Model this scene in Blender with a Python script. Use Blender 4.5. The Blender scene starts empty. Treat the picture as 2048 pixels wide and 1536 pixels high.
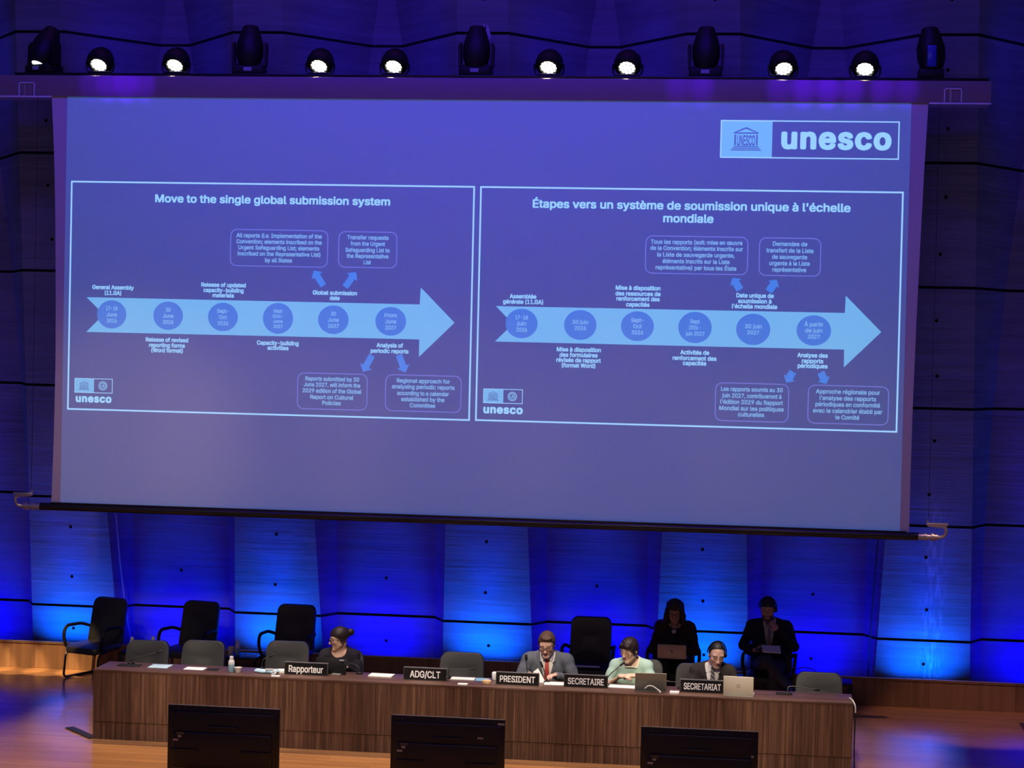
import bpy, bmesh, math, random
import numpy as np
from mathutils import Vector, Matrix, Euler
from mathutils.geometry import delaunay_2d_cdt

SC = bpy.context.scene
C = SC.collection
rad = math.radians
PI = math.pi

# ------------------------------------------------------------------ camera
F_PX = 4000.0
YAW, PITCH, ROLL = rad(7.25106), rad(-1.33292), rad(1.30047)
CAM = Vector((0.0, -19.0, 4.0565))

def cam_axes():
    cy, sy = math.cos(YAW), math.sin(YAW)
    fwd = Vector((-sy, cy, 0)); right = Vector((cy, sy, 0)); up = Vector((0, 0, 1))
    cp, sp = math.cos(PITCH), math.sin(PITCH)
    fwd, up = fwd * cp + up * sp, up * cp - fwd * sp
    c, s = math.cos(ROLL), math.sin(ROLL)
    right, up = right * c + up * s, up * c - right * s
    return right, up, fwd
RIGHT, UP, FWD = cam_axes()
cd = bpy.data.cameras.new('camera')
cd.sensor_width = 36.0
cd.lens = F_PX / 2048.0 * 36.0
cd.clip_start = 0.5; cd.clip_end = 200
cam = bpy.data.objects.new('camera', cd)
cam.matrix_world = Matrix(((RIGHT.x, UP.x, -FWD.x, CAM.x), (RIGHT.y, UP.y, -FWD.y, CAM.y), (RIGHT.z, UP.z, -FWD.z, CAM.z), (0, 0, 0, 1)))
C.objects.link(cam)
SC.camera = cam

def ray(px, py):
    return RIGHT * (px - 1024) - UP * (py - 768) + FWD * F_PX
def P(px, py, Y):                      # a photograph point measured on the upright plane y = Y
    d = ray(px, py); t = (Y - CAM.y) / d.y
    return CAM + d * t
def G(px, py, Z):                      # a photograph point measured on the level plane z = Z
    d = ray(px, py); t = (Z - CAM.z) / d.z
    return CAM + d * t

# ------------------------------------------------------------------ world, exposure
SC.view_settings.view_transform = 'Standard'
SC.view_settings.look = 'None'
SC.view_settings.exposure = 0.0
SC.view_settings.gamma = 1.0
SC.view_settings.use_curve_mapping = False
w = bpy.data.worlds.new('world'); SC.world = w; w.use_nodes = True
w.node_tree.nodes['Background'].inputs[0].default_value = (0.022, 0.021, 0.075, 1)
w.node_tree.nodes['Background'].inputs[1].default_value = 1.0

# ------------------------------------------------------------------ lights of the hall and added fills
def aim(o, target):
    d = Vector(target) - o.location
    o.rotation_euler = d.to_track_quat('-Z', 'Y').to_euler()
def spot(name, loc, target, energy, color, angle, blend=0.5, size=0.12):
    l = bpy.data.lights.new(name, 'SPOT'); l.energy = energy; l.color = color
    l.spot_size = rad(angle); l.spot_blend = blend; l.shadow_soft_size = size
    o = bpy.data.objects.new(name, l); o.location = loc; aim(o, target); C.objects.link(o); return o
def area(name, loc, target, energy, color, sx, sy, spread=180):
    l = bpy.data.lights.new(name, 'AREA'); l.shape = 'RECTANGLE'; l.size = sx; l.size_y = sy
    l.energy = energy; l.color = color; l.spread = rad(spread)
    o = bpy.data.objects.new(name, l); o.location = loc; aim(o, target); C.objects.link(o); return o

RIDGE_X = [-8.20 + 2.513 * k for k in range(-1, 6)]     # centres of the concrete ribs
RIDGE_SP = 2.513
# wash lights sunk in the trench behind the wooden dado: light blue on each rib, deep blue in each fold between
for k, x in enumerate(RIDGE_X):
    area('rib_wash_light', (x, 3.93, 0.12), (x, 4.22, 1.2), 24, (0.0, 0.090, 1.0), 0.62, 0.06, 105)
    spot('rib_beam_light', (x, 3.90, 0.16), (x, 3.72, 3.1), 270, (0.0, 0.022, 1.0), 36, 1.0, 0.08)
    xr = x + RIDGE_SP / 2
    area('fold_wash_light', (xr, 4.0, 0.12), (xr, 4.45, 1.0), 24, (0.0, 0.0, 1.0), 0.6, 0.06, 130)
    spot('fold_beam_light', (xr, 4.0, 0.16), (xr, 3.98, 6.0), 300, (0.06, 0.0, 1.0), 26, 1.0, 0.08)
# warm spots over the desk row (their beams end below the screen) and over the stage sides
for x in (-5.8, -4.3, -2.8, -1.3, 0.05):
    spot('desk_spot_light', (x, -1.6, 9.0), (x, 0.65, 0.8), 1000, (1.0, 0.80, 0.58), 24, 0.5, 0.15)
# front of house profile spots: their beams end just above the heads of the desk row
for k in range(7):
    x = -6.4 + 1.18 * k
    spot('front_spot_light', (x * 0.7 - 1.0, -9.5, 9.5), (x, 0.45, 0.60), 2850, (1.0, 0.82, 0.64), 9.5, 0.35, 0.1)
for k in range(7):                                         # a narrow warm band along the foot of the dado at the left
    x = -10.3 + 0.40 * k
    spot('stage_side_spot_light', (x - 1.7, -1.8, 9.0), (x, 3.60, 0.10), 7400, (1.0, 0.68, 0.35), 3.7, 0.35, 0.03)
spot('front_spot_light', (-6.6, -9.5, 9.5), (-7.1, 3.0, 0.55), 900, (1.0, 0.84, 0.66), 5.6, 0.4, 0.1)
spot('stage_side_spot_light', (3.4, -1.6, 9.0), (2.3, 2.9, 0.0), 1300, (1.0, 0.55, 0.34), 14.5, 0.4, 0.08)
for x in (-7.2, -4.5, -1.8, 0.9):
    spot('stage_front_spot_light', (x, -3.4, 9.0), (x, -1.1, 0.0), 150, (1.0, 0.62, 0.36), 24, 0.6, 0.2)
# house lights on the audience side, weak and warm, and the blue stage wash above them
area('house_light', (-3.0, -14.0, 9.5), (-3.0, 1.5, 2.2), 22, (1.0, 0.70, 0.50), 9, 3, 120)
for x, e in ((-6.9, 950), (-5.3, 480), (-3.4, 330), (-1.4, 300), (0.6, 300)):      # added fill spots standing in for warm bounce on the lower screen
    spot('bounce_fill_light', (x * 0.8 - 1.2, -11.0, 8.5), (x, 2.0, 2.9), e, (1.0, 0.68, 0.42), 14, 1.0, 0.3)
area('blue_stage_wash_light', (-3.2, -2.0, 10.2), (-3.2, 2.0, 6.4), 165, (0.07, 0.012, 1.0), 10, 0.5, 110)
for x, e in ((-7.35, 500), (-7.15, 1100), (-6.95, 1500), (-6.75, 900), (-1.0, 500), (-0.75, 700), (0.05, 700), (0.3, 1300), (0.55, 1500), (0.8, 1100), (1.1, 900), (1.35, 700)):
    spot('blue_pool_light', (x, -3.5, 11.5), (x, 1.98, 6.70), e * 3.2, (0.09, 0.0, 1.0), 2.6, 1.0, 0.03)
for k in range(6):
    x = RIDGE_X[k + 1] - RIDGE_SP / 2
    spot('upper_fold_light', (x, 2.5, 6.95), (x, 3.8, 7.35), 13, (0.0, 0.0, 1.0), 150, 0.6, 0.1)
area('violet_wall_fill', (-3.2, 1.75, 12.0), (-3.2, 2.9, 7.2), 22, (0.46, 0.04, 0.62), 11, 0.4, 110)  # unseen violet fill added to tint the upper ribs
spot('side_wall_fill', (4.2, -2.0, 8.2), (2.15, 3.3, 4.3), 50, (0.62, 0.36, 0.75), 30, 1.0, 0.2)  # two added fills standing in for house light spilling onto the outer ribs
spot('side_wall_fill', (-10.6, -2.0, 8.2), (-8.6, 3.3, 4.3), 50, (0.62, 0.36, 0.75), 26, 1.0, 0.2)

# ------------------------------------------------------------------ materials
def new_mat(name):
    m = bpy.data.materials.new(name); m.use_nodes = True
    nt = m.node_tree; b = nt.nodes['Principled BSDF']
    return m, nt, b
def mat(name, col, rough=0.5, metal=0.0, emit=None, estr=1.0, bump=0.0, bscale=200, coat=0.0, sss=0.0, var=0.0, vscale=8, spec=0.5):
    m, nt, b = new_mat(name)
    b.inputs['Base Color'].default_value = (*col, 1)
    b.inputs['Roughness'].default_value = rough
    b.inputs['Metallic'].default_value = metal
    b.inputs['Specular IOR Level'].default_value = spec
    b.inputs['Coat Weight'].default_value = coat
    if sss:
        b.inputs['Subsurface Weight'].default_value = sss
        b.inputs['Subsurface Radius'].default_value = (0.01, 0.004, 0.002)
    if emit:
        b.inputs['Emission Color'].default_value = (*emit, 1)
        b.inputs['Emission Strength'].default_value = estr
    tc = nt.nodes.new('ShaderNodeTexCoord')
    if var:
        n = nt.nodes.new('ShaderNodeTexNoise'); n.inputs['Scale'].default_value = vscale; n.inputs['Detail'].default_value = 4
        nt.links.new(tc.outputs['Object'], n.inputs['Vector'])
        r = nt.nodes.new('ShaderNodeValToRGB')
        r.color_ramp.elements[0].position = 0.3; r.color_ramp.elements[1].position = 0.7
        r.color_ramp.elements[0].color = (*[c * (1 - var) for c in col], 1)
        r.color_ramp.elements[1].color = (*[min(1, c * (1 + var)) for c in col], 1)
        nt.links.new(n.outputs['Fac'], r.inputs['Fac']); nt.links.new(r.outputs['Color'], b.inputs['Base Color'])
    if bump:
        n = nt.nodes.new('ShaderNodeTexNoise'); n.inputs['Scale'].default_value = bscale; n.inputs['Detail'].default_value = 3
        nt.links.new(tc.outputs['Object'], n.inputs['Vector'])
        bp = nt.nodes.new('ShaderNodeBump'); bp.inputs['Strength'].default_value = bump; bp.inputs['Distance'].default_value = 0.004
        nt.links.new(n.outputs['Fac'], bp.inputs['Height']); nt.links.new(bp.outputs['Normal'], b.inputs['Normal'])
    return m
def wood(name, dark, mid, light, scale, rough=0.4, coat=0.0, axis='z', plank=None, spec=0.5, sharp=(0.3, 0.5, 0.7)):
    """veneer: streaks along one axis; plank = (width, height) adds board to board changes of tone"""
    m, nt, b = new_mat(name)
    tc = nt.nodes.new('ShaderNodeTexCoord'); mp = nt.nodes.new('ShaderNodeMapping')
    s = {'z': (scale, scale, scale * 0.02), 'x': (scale * 0.03, scale, scale), 'y': (scale, scale * 0.03, scale)}[axis]
    mp.inputs['Scale'].default_value = s
    nt.links.new(tc.outputs['Object'], mp.inputs['Vector'])
    n = nt.nodes.new('ShaderNodeTexNoise'); n.inputs['Scale'].default_value = 1.0; n.inputs['Detail'].default_value = 5; n.inputs['Roughness'].default_value = 0.65
    nt.links.new(mp.outputs['Vector'], n.inputs['Vector'])
    r = nt.nodes.new('ShaderNodeValToRGB'); e = r.color_ramp.elements
    e[0].position = sharp[0]; e[0].color = (*dark, 1); e[1].position = sharp[2]; e[1].color = (*light, 1)
    x = e.new(sharp[1]); x.color = (*mid, 1)
    nt.links.new(n.outputs['Fac'], r.inputs['Fac'])
    out = r.outputs['Color']
    if plank:
        mp2 = nt.nodes.new('ShaderNodeMapping')
        if axis == 'z':
            mp2.inputs['Rotation'].default_value = (rad(90), 0, 0)
        nt.links.new(tc.outputs['Object'], mp2.inputs['Vector'])
        bt = nt.nodes.new('ShaderNodeTexBrick')
        bt.inputs['Scale'].default_value = 1.0
        bt.inputs['Brick Width'].default_value = plank[0]; bt.inputs['Row Height'].default_value = plank[1]
        bt.inputs['Mortar Size'].default_value = plank[2] if len(plank) > 2 else 0.0015
        t_ = plank[3] if len(plank) > 3 else 0.72
        bt.inputs['Color1'].default_value = (t_, t_, t_, 1); bt.inputs['Color2'].default_value = (1.12, 1.1, 1.08, 1)
        bt.inputs['Mortar'].default_value = (t_ * 0.7, t_ * 0.66, t_ * 0.62, 1)
        nt.links.new(mp2.outputs['Vector'], bt.inputs['Vector'])
        mx = nt.nodes.new('ShaderNodeMix'); mx.data_type = 'RGBA'; mx.blend_type = 'MULTIPLY'; mx.inputs[0].default_value = 1.0
        nt.links.new(out, mx.inputs[6]); nt.links.new(bt.outputs['Color'], mx.inputs[7]); out = mx.outputs[2]
    nt.links.new(out, b.inputs['Base Color'])
    b.inputs['Roughness'].default_value = rough; b.inputs['Coat Weight'].default_value = coat
    b.inputs['Specular IOR Level'].default_value = spec
    return m
def concrete():
    m, nt, b = new_mat('board_marked_concrete')
    tc = nt.nodes.new('ShaderNodeTexCoord')
    def noise(sc, detail=5, rough=0.6):
        mp = nt.nodes.new('ShaderNodeMapping'); mp.inputs['Scale'].default_value = sc
        nt.links.new(tc.outputs['Object'], mp.inputs['Vector'])
        n = nt.nodes.new('ShaderNodeTexNoise'); n.inputs['Scale'].default_value = 1; n.inputs['Detail'].default_value = detail
        n.inputs['Roughness'].default_value = rough
        nt.links.new(mp.outputs['Vector'], n.inputs['Vector']); return n.outputs['Fac']
    big = noise((0.8, 0.8, 2.5)); fine = noise((0.8, 0.8, 15.0), 6, 0.62); grit = noise((30, 30, 60), 3)
    r = nt.nodes.new('ShaderNodeValToRGB'); e = r.color_ramp.elements
    e[0].position = 0.34; e[0].color = (0.140, 0.145, 0.150, 1); e[1].position = 0.66; e[1].color = (0.220, 0.228, 0.235, 1)
    a = nt.nodes.new('ShaderNodeMath'); a.operation = 'MULTIPLY_ADD'; a.inputs[1].default_value = 0.55
    nt.links.new(fine, a.inputs[0])
    a2 = nt.nodes.new('ShaderNodeMath'); a2.operation = 'MULTIPLY'; a2.inputs[1].default_value = 0.45
    nt.links.new(big, a2.inputs[0]); nt.links.new(a2.outputs[0], a.inputs[2])
    nt.links.new(a.outputs[0], r.inputs['Fac'])
    # pale lime streaks that have run down one rib
    sx = nt.nodes.new('ShaderNodeSeparateXYZ'); nt.links.new(tc.outputs['Object'], sx.inputs[0])
    def mth(op, x, y=None, z=None):
        n = nt.nodes.new('ShaderNodeMath'); n.operation = op; n.use_clamp = False
        for i, v in enumerate((x, y, z)):
            if v is None: continue
            if isinstance(v, (int, float)): n.inputs[i].default_value = v
            else: nt.links.new(v, n.inputs[i])
        return n.outputs[0]
    band = mth('SUBTRACT', 1.0, mth('ABSOLUTE', mth('DIVIDE', mth('SUBTRACT', sx.outputs[0], 1.93), 0.17)))
    run = noise((26, 26, 0.9), 3); low = mth('MULTIPLY', mth('SUBTRACT', 2.45, sx.outputs[2]), 2.0)
    def pos(x): return mth('MINIMUM', mth('MAXIMUM', x, 0.0), 1.0)
    k = nt.nodes.new('ShaderNodeMath'); k.operation = 'MULTIPLY'; k.use_clamp = True
    nt.links.new(mth('MULTIPLY', pos(band), pos(low)), k.inputs[0]); nt.links.new(pos(mth('MULTIPLY', mth('SUBTRACT', run, 0.46), 5.0)), k.inputs[1])
    mx = nt.nodes.new('ShaderNodeMix'); mx.data_type = 'RGBA'; nt.links.new(k.outputs[0], mx.inputs[0])
    nt.links.new(r.outputs['Color'], mx.inputs[6]); mx.inputs[7].default_value = (0.36, 0.36, 0.35, 1)
    nt.links.new(mx.outputs[2], b.inputs['Base Color'])
    # board joints: a step every 0.11 m or so
    wv = nt.nodes.new('ShaderNodeTexWave'); wv.wave_type = 'BANDS'; wv.bands_direction = 'Z'; wv.wave_profile = 'SAW'
    wv.inputs['Scale'].default_value = 2.6; wv.inputs['Distortion'].default_value = 0.6; wv.inputs['Detail'].default_value = 2
    nt.links.new(tc.outputs['Object'], wv.inputs['Vector'])
    h = nt.nodes.new('ShaderNodeMath'); h.operation = 'MULTIPLY_ADD'; h.inputs[1].default_value = 0.35
    nt.links.new(wv.outputs['Fac'], h.inputs[0]); nt.links.new(fine, h.inputs[2])
    bp = nt.nodes.new('ShaderNodeBump'); bp.inputs['Strength'].default_value = 0.5; bp.inputs['Distance'].default_value = 0.022
    nt.links.new(h.outputs[0], bp.inputs['Height']); nt.links.new(bp.outputs['Normal'], b.inputs['Normal'])
    b.inputs['Roughness'].default_value = 0.85; b.inputs['Specular IOR Level'].default_value = 0.2
    return m

M = {}
M['concrete'] = concrete()
M['hole_shade'] = mat('tie_hole_shade', (0.003, 0.003, 0.004), 1.0, spec=0.0)
M['joint'] = mat('joint_dark', (0.02, 0.02, 0.024), 1.0, spec=0.0)
M['walnut'] = wood('walnut_veneer', (0.030, 0.014, 0.009), (0.085, 0.043, 0.027), (0.21, 0.115, 0.072), 46, 0.38, plank=(0.55, 5.0, 0.0, 0.78), sharp=(0.30, 0.5, 0.74))
M['walnut_top'] = wood('walnut_top', (0.05, 0.025, 0.018), (0.085, 0.045, 0.032), (0.13, 0.07, 0.05), 30, 0.35, axis='x')
M['oak'] = wood('oak_panel', (0.20, 0.105, 0.045), (0.27, 0.145, 0.065), (0.34, 0.19, 0.09), 14, 0.45, plank=(0.95, 4.0, 0.004), sharp=(0.3, 0.5, 0.7))
M['oak_light'] = wood('oak_lectern', (0.36, 0.20, 0.08), (0.45, 0.26, 0.11), (0.55, 0.33, 0.15), 14, 0.4)
M['parquet'] = wood('oak_parquet', (0.30, 0.145, 0.055), (0.37, 0.185, 0.072), (0.44, 0.235, 0.095), 12, 0.17, axis='x', plank=(0.9, 0.10, 0.001, 0.93), spec=0.28)
M['leather'] = mat('black_leather', (0.018, 0.018, 0.018), 0.42, bump=0.25, bscale=260)
M['grey_leather'] = mat('charcoal_leather', (0.016, 0.0175, 0.016), 0.45, bump=0.25, bscale=260)
M['piping'] = mat('grey_piping', (0.075, 0.075, 0.072), 0.4)
M['black_metal'] = mat('black_metal', (0.012, 0.012, 0.014), 0.3, 0.3)
M['black_plastic'] = mat('black_plastic', (0.006, 0.006, 0.007), 0.5, spec=0.3)
M['tv_black'] = mat('tv_black', (0.006, 0.005, 0.008), 0.45)
M['tv_rim'] = mat('tv_rim', (0.05, 0.05, 0.055), 0.35)
M['fabric_screen'] = mat('screen_fabric', (0.62, 0.60, 0.60), 0.8)
SCR_EM = (0.0, 0.045, 0.150)
M['projected'] = mat('projected_field', (0.62, 0.60, 0.60), 0.8, emit=SCR_EM)
M['proj_text'] = mat('projected_white', (0.62, 0.60, 0.60), 0.8, emit=(0.25, 0.60, 0.85))
M['proj_small'] = mat('projected_small_text', (0.62, 0.60, 0.60), 0.8, emit=(0.15, 0.40, 0.66))
M['proj_frame'] = mat('projected_frame', (0.62, 0.60, 0.60), 0.8, emit=(0.27, 0.58, 0.86))
M['proj_line'] = mat('projected_thin_line', (0.62, 0.60, 0.60), 0.8, emit=(0.09, 0.13, 0.46))
M['proj_arrow'] = mat('projected_arrow', (0.62, 0.60, 0.60), 0.8, emit=(0.10, 0.40, 0.66))
M['proj_dot'] = mat('projected_circle', (0.62, 0.60, 0.60), 0.8, emit=(0.0, 0.15, 0.52))
M['proj_small_arrow'] = mat('projected_small_arrow', (0.62, 0.60, 0.60), 0.8, emit=(0.0, 0.18, 0.60))
M['proj_mark'] = mat('projected_emblem', (0.62, 0.60, 0.60), 0.8, emit=(0.0, 0.05, 0.22))
M['case_white'] = mat('case_grey', (0.25, 0.185, 0.19), 0.55)
M['lip'] = mat('white_lip_highlight', (0.85, 0.85, 0.9), 0.3)  # near-white of the brackets, also the highlight painted on the case lip
M['steel'] = mat('steel', (0.55, 0.53, 0.50), 0.35, 0.7)
M['bar_black'] = mat('bar_black', (0.012, 0.012, 0.013), 0.28)
M['lens_white'] = mat('lamp_lens', (0.9, 0.9, 0.85), 0.3, emit=(1.0, 0.97, 0.82), estr=6.0)
M['lens_blue'] = mat('lamp_lens_blue', (0.6, 0.7, 0.9), 0.2, emit=(0.75, 0.9, 1.0), estr=2.0)
M['chrome'] = mat('chrome', (0.8, 0.8, 0.82), 0.15, 1.0)
M['blue_reflection'] = mat('painted_blue_reflection', (0.02, 0.03, 0.35), 0.25)  # blue reflection put into the base colour
M['plate_black'] = mat('plate_black', (0.006, 0.006, 0.007), 0.35)
M['plate_rim'] = mat('plate_rim', (0.10, 0.10, 0.10), 0.4)
M['white_letters'] = mat('white_letters', (0.85, 0.85, 0.82), 0.5)
M['paper'] = mat('white_paper', (0.80, 0.79, 0.74), 0.8)
M['paper_blue'] = mat('blue_folder', (0.16, 0.36, 0.52), 0.6)
M['pale_blue'] = mat('pale_blue_cloth', (0.35, 0.55, 0.66), 0.8, bump=0.4, bscale=60)
M['bottle_white'] = mat('bottle_white', (0.80, 0.82, 0.80), 0.35)
M['bottle_blue'] = mat('bottle_blue', (0.33, 0.60, 0.68), 0.35)
M['bottle_dark'] = mat('bottle_dark', (0.02, 0.02, 0.025), 0.25)
M['cup'] = mat('paper_cup', (0.78, 0.74, 0.66), 0.7)
M['laptop_grey'] = mat('laptop_grey', (0.17, 0.18, 0.17), 0.35, 0.5)
M['laptop_silver'] = mat('laptop_silver', (0.62, 0.62, 0.52), 0.4, 0.25)
M['laptop_tan'] = mat('laptop_tan', (0.42, 0.36, 0.33), 0.4, 0.25)
M['key_dark'] = mat('keyboard_dark', (0.02, 0.02, 0.02), 0.6)
M['grey_mark'] = mat('grey_mark', (0.18, 0.18, 0.16), 0.5)
M['sticker'] = mat('grey_sticker', (0.35, 0.35, 0.36), 0.6)
M['wood_block'] = mat('pale_wood', (0.58, 0.40, 0.20), 0.5, var=0.2, vscale=30)
M['cable_white'] = mat('cable_white', (0.6, 0.6, 0.58), 0.5)
M['cable_black'] = mat('cable_black', (0.015, 0.015, 0.016), 0.5)
M['cable_violet'] = mat('cable_grey', (0.30, 0.30, 0.32), 0.4)
M['glass_black'] = mat('black_frames', (0.006, 0.006, 0.006), 0.3)
M['glass_brown'] = mat('dark_red_frames', (0.05, 0.012, 0.010), 0.3)
M['glass_thin'] = mat('thin_wire_frames', (0.22, 0.10, 0.07), 0.3, 0.4)
M['hair_dark'] = mat('hair_dark_brown', (0.020, 0.011, 0.008), 0.5, bump=0.25, bscale=220, spec=0.4)
M['hair_black'] = mat('hair_black', (0.008, 0.007, 0.007), 0.5, bump=0.25, bscale=220, spec=0.4)
M['hair_brown'] = mat('hair_greying_brown', (0.085, 0.048, 0.029), 0.6, bump=0.25, bscale=220, spec=0.3)
M['suit_grey'] = mat('suit_grey', (0.115, 0.13, 0.15), 0.85, bump=0.2, bscale=300, spec=0.2)
M['suit_dark'] = mat('suit_charcoal', (0.040, 0.036, 0.034), 0.85, bump=0.2, bscale=300, spec=0.2)
M['suit_navy'] = mat('suit_navy', (0.012, 0.014, 0.024), 0.85, spec=0.2)
M['coat_dark'] = mat('coat_dark', (0.028, 0.022, 0.022), 0.9, spec=0.15)
M['knit_dark'] = mat('knit_dark', (0.022, 0.020, 0.026), 0.95, bump=0.4, bscale=240, spec=0.15)
M['trousers_dark'] = mat('trousers_dark', (0.020, 0.020, 0.028), 0.9, spec=0.15)
M['trousers_grey'] = mat('trousers_slate', (0.045, 0.05, 0.065), 0.9, spec=0.15)
M['mint'] = mat('mint_cotton', (0.44, 0.66, 0.53), 0.9, bump=0.15, bscale=250, spec=0.15)
M['cream'] = mat('cream_trim', (0.80, 0.78, 0.60), 0.9, spec=0.15)
M['shirt'] = mat('white_shirt', (0.80, 0.78, 0.70), 0.85, spec=0.15)
M['shirt_grey'] = mat('pale_grey_shirt', (0.42, 0.42, 0.44), 0.85, spec=0.15)
M['tie_red'] = mat('red_tie', (0.52, 0.07, 0.055), 0.6)
M['tie_grey'] = mat('grey_tie', (0.16, 0.16, 0.18), 0.7)
M['shoe'] = mat('black_shoe', (0.010, 0.010, 0.010), 0.35)
M['pendant'] = mat('grey_disc', (0.40, 0.38, 0.36), 0.5)
def pattern_tie():
    m, nt, b = new_mat('patterned_grey_tie')
    tc = nt.nodes.new('ShaderNodeTexCoord'); wv = nt.nodes.new('ShaderNodeTexWave')
    wv.bands_direction = 'DIAGONAL'; wv.inputs['Scale'].default_value = 14
    nt.links.new(tc.outputs['Object'], wv.inputs['Vector'])
    r = nt.nodes.new('ShaderNodeValToRGB'); e = r.color_ramp.elements
    e[0].color = (0.03, 0.03, 0.035, 1); e[1].color = (0.30, 0.30, 0.29, 1); e[0].position = 0.4; e[1].position = 0.6
    nt.links.new(wv.outputs['Fac'], r.inputs['Fac']); nt.links.new(r.outputs['Color'], b.inputs['Base Color'])
    b.inputs['Roughness'].default_value = 0.7
    return m
M['tie_pattern'] = pattern_tie()
def skin_mat():
    m, nt, b = new_mat('skin')
    a = nt.nodes.new('ShaderNodeVertexColor'); a.layer_name = 'skin_tone'
    nt.links.new(a.outputs['Color'], b.inputs['Base Color'])
    b.inputs['Roughness'].default_value = 0.5
    b.inputs['Subsurface Weight'].default_value = 0.12
    b.inputs['Subsurface Radius'].default_value = (0.010, 0.004, 0.002)
    b.inputs['Specular IOR Level'].default_value = 0.35
    return m
M['skin'] = skin_mat()

# ------------------------------------------------------------------ builders
def setp(o, label=None, cat=None, group=None, kind=None):
    if label: o['label'] = label
    if cat: o['category'] = cat
    if group: o['group'] = group
    if kind: o['kind'] = kind
    return o
def thing(name, label, cat, loc=(0, 0, 0), rz=0.0, group=None):
    o = bpy.data.objects.new(name, None); o.empty_display_size = 0.1
    o.location = loc; o.rotation_euler = (0, 0, rz)
    C.objects.link(o)
    return setp(o, label, cat, group)
def link_mesh(name, me, parent=None):
    o = bpy.data.objects.new(name, me); C.objects.link(o)
    if parent is not None: o.parent = parent
    return o
def copy_tree(root, loc, rz, label, group=None):
    r = root.copy(); C.objects.link(r); r.location = loc; r.rotation_euler = (0, 0, rz)
    r['label'] = label
    if group: r['group'] = group
    for ch in [c for c in root.children]:
        c = ch.copy(); C.objects.link(c); c.parent = r
        for g in [q for q in ch.children]:
            d = g.copy(); C.objects.link(d); d.parent = c
    return r

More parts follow.
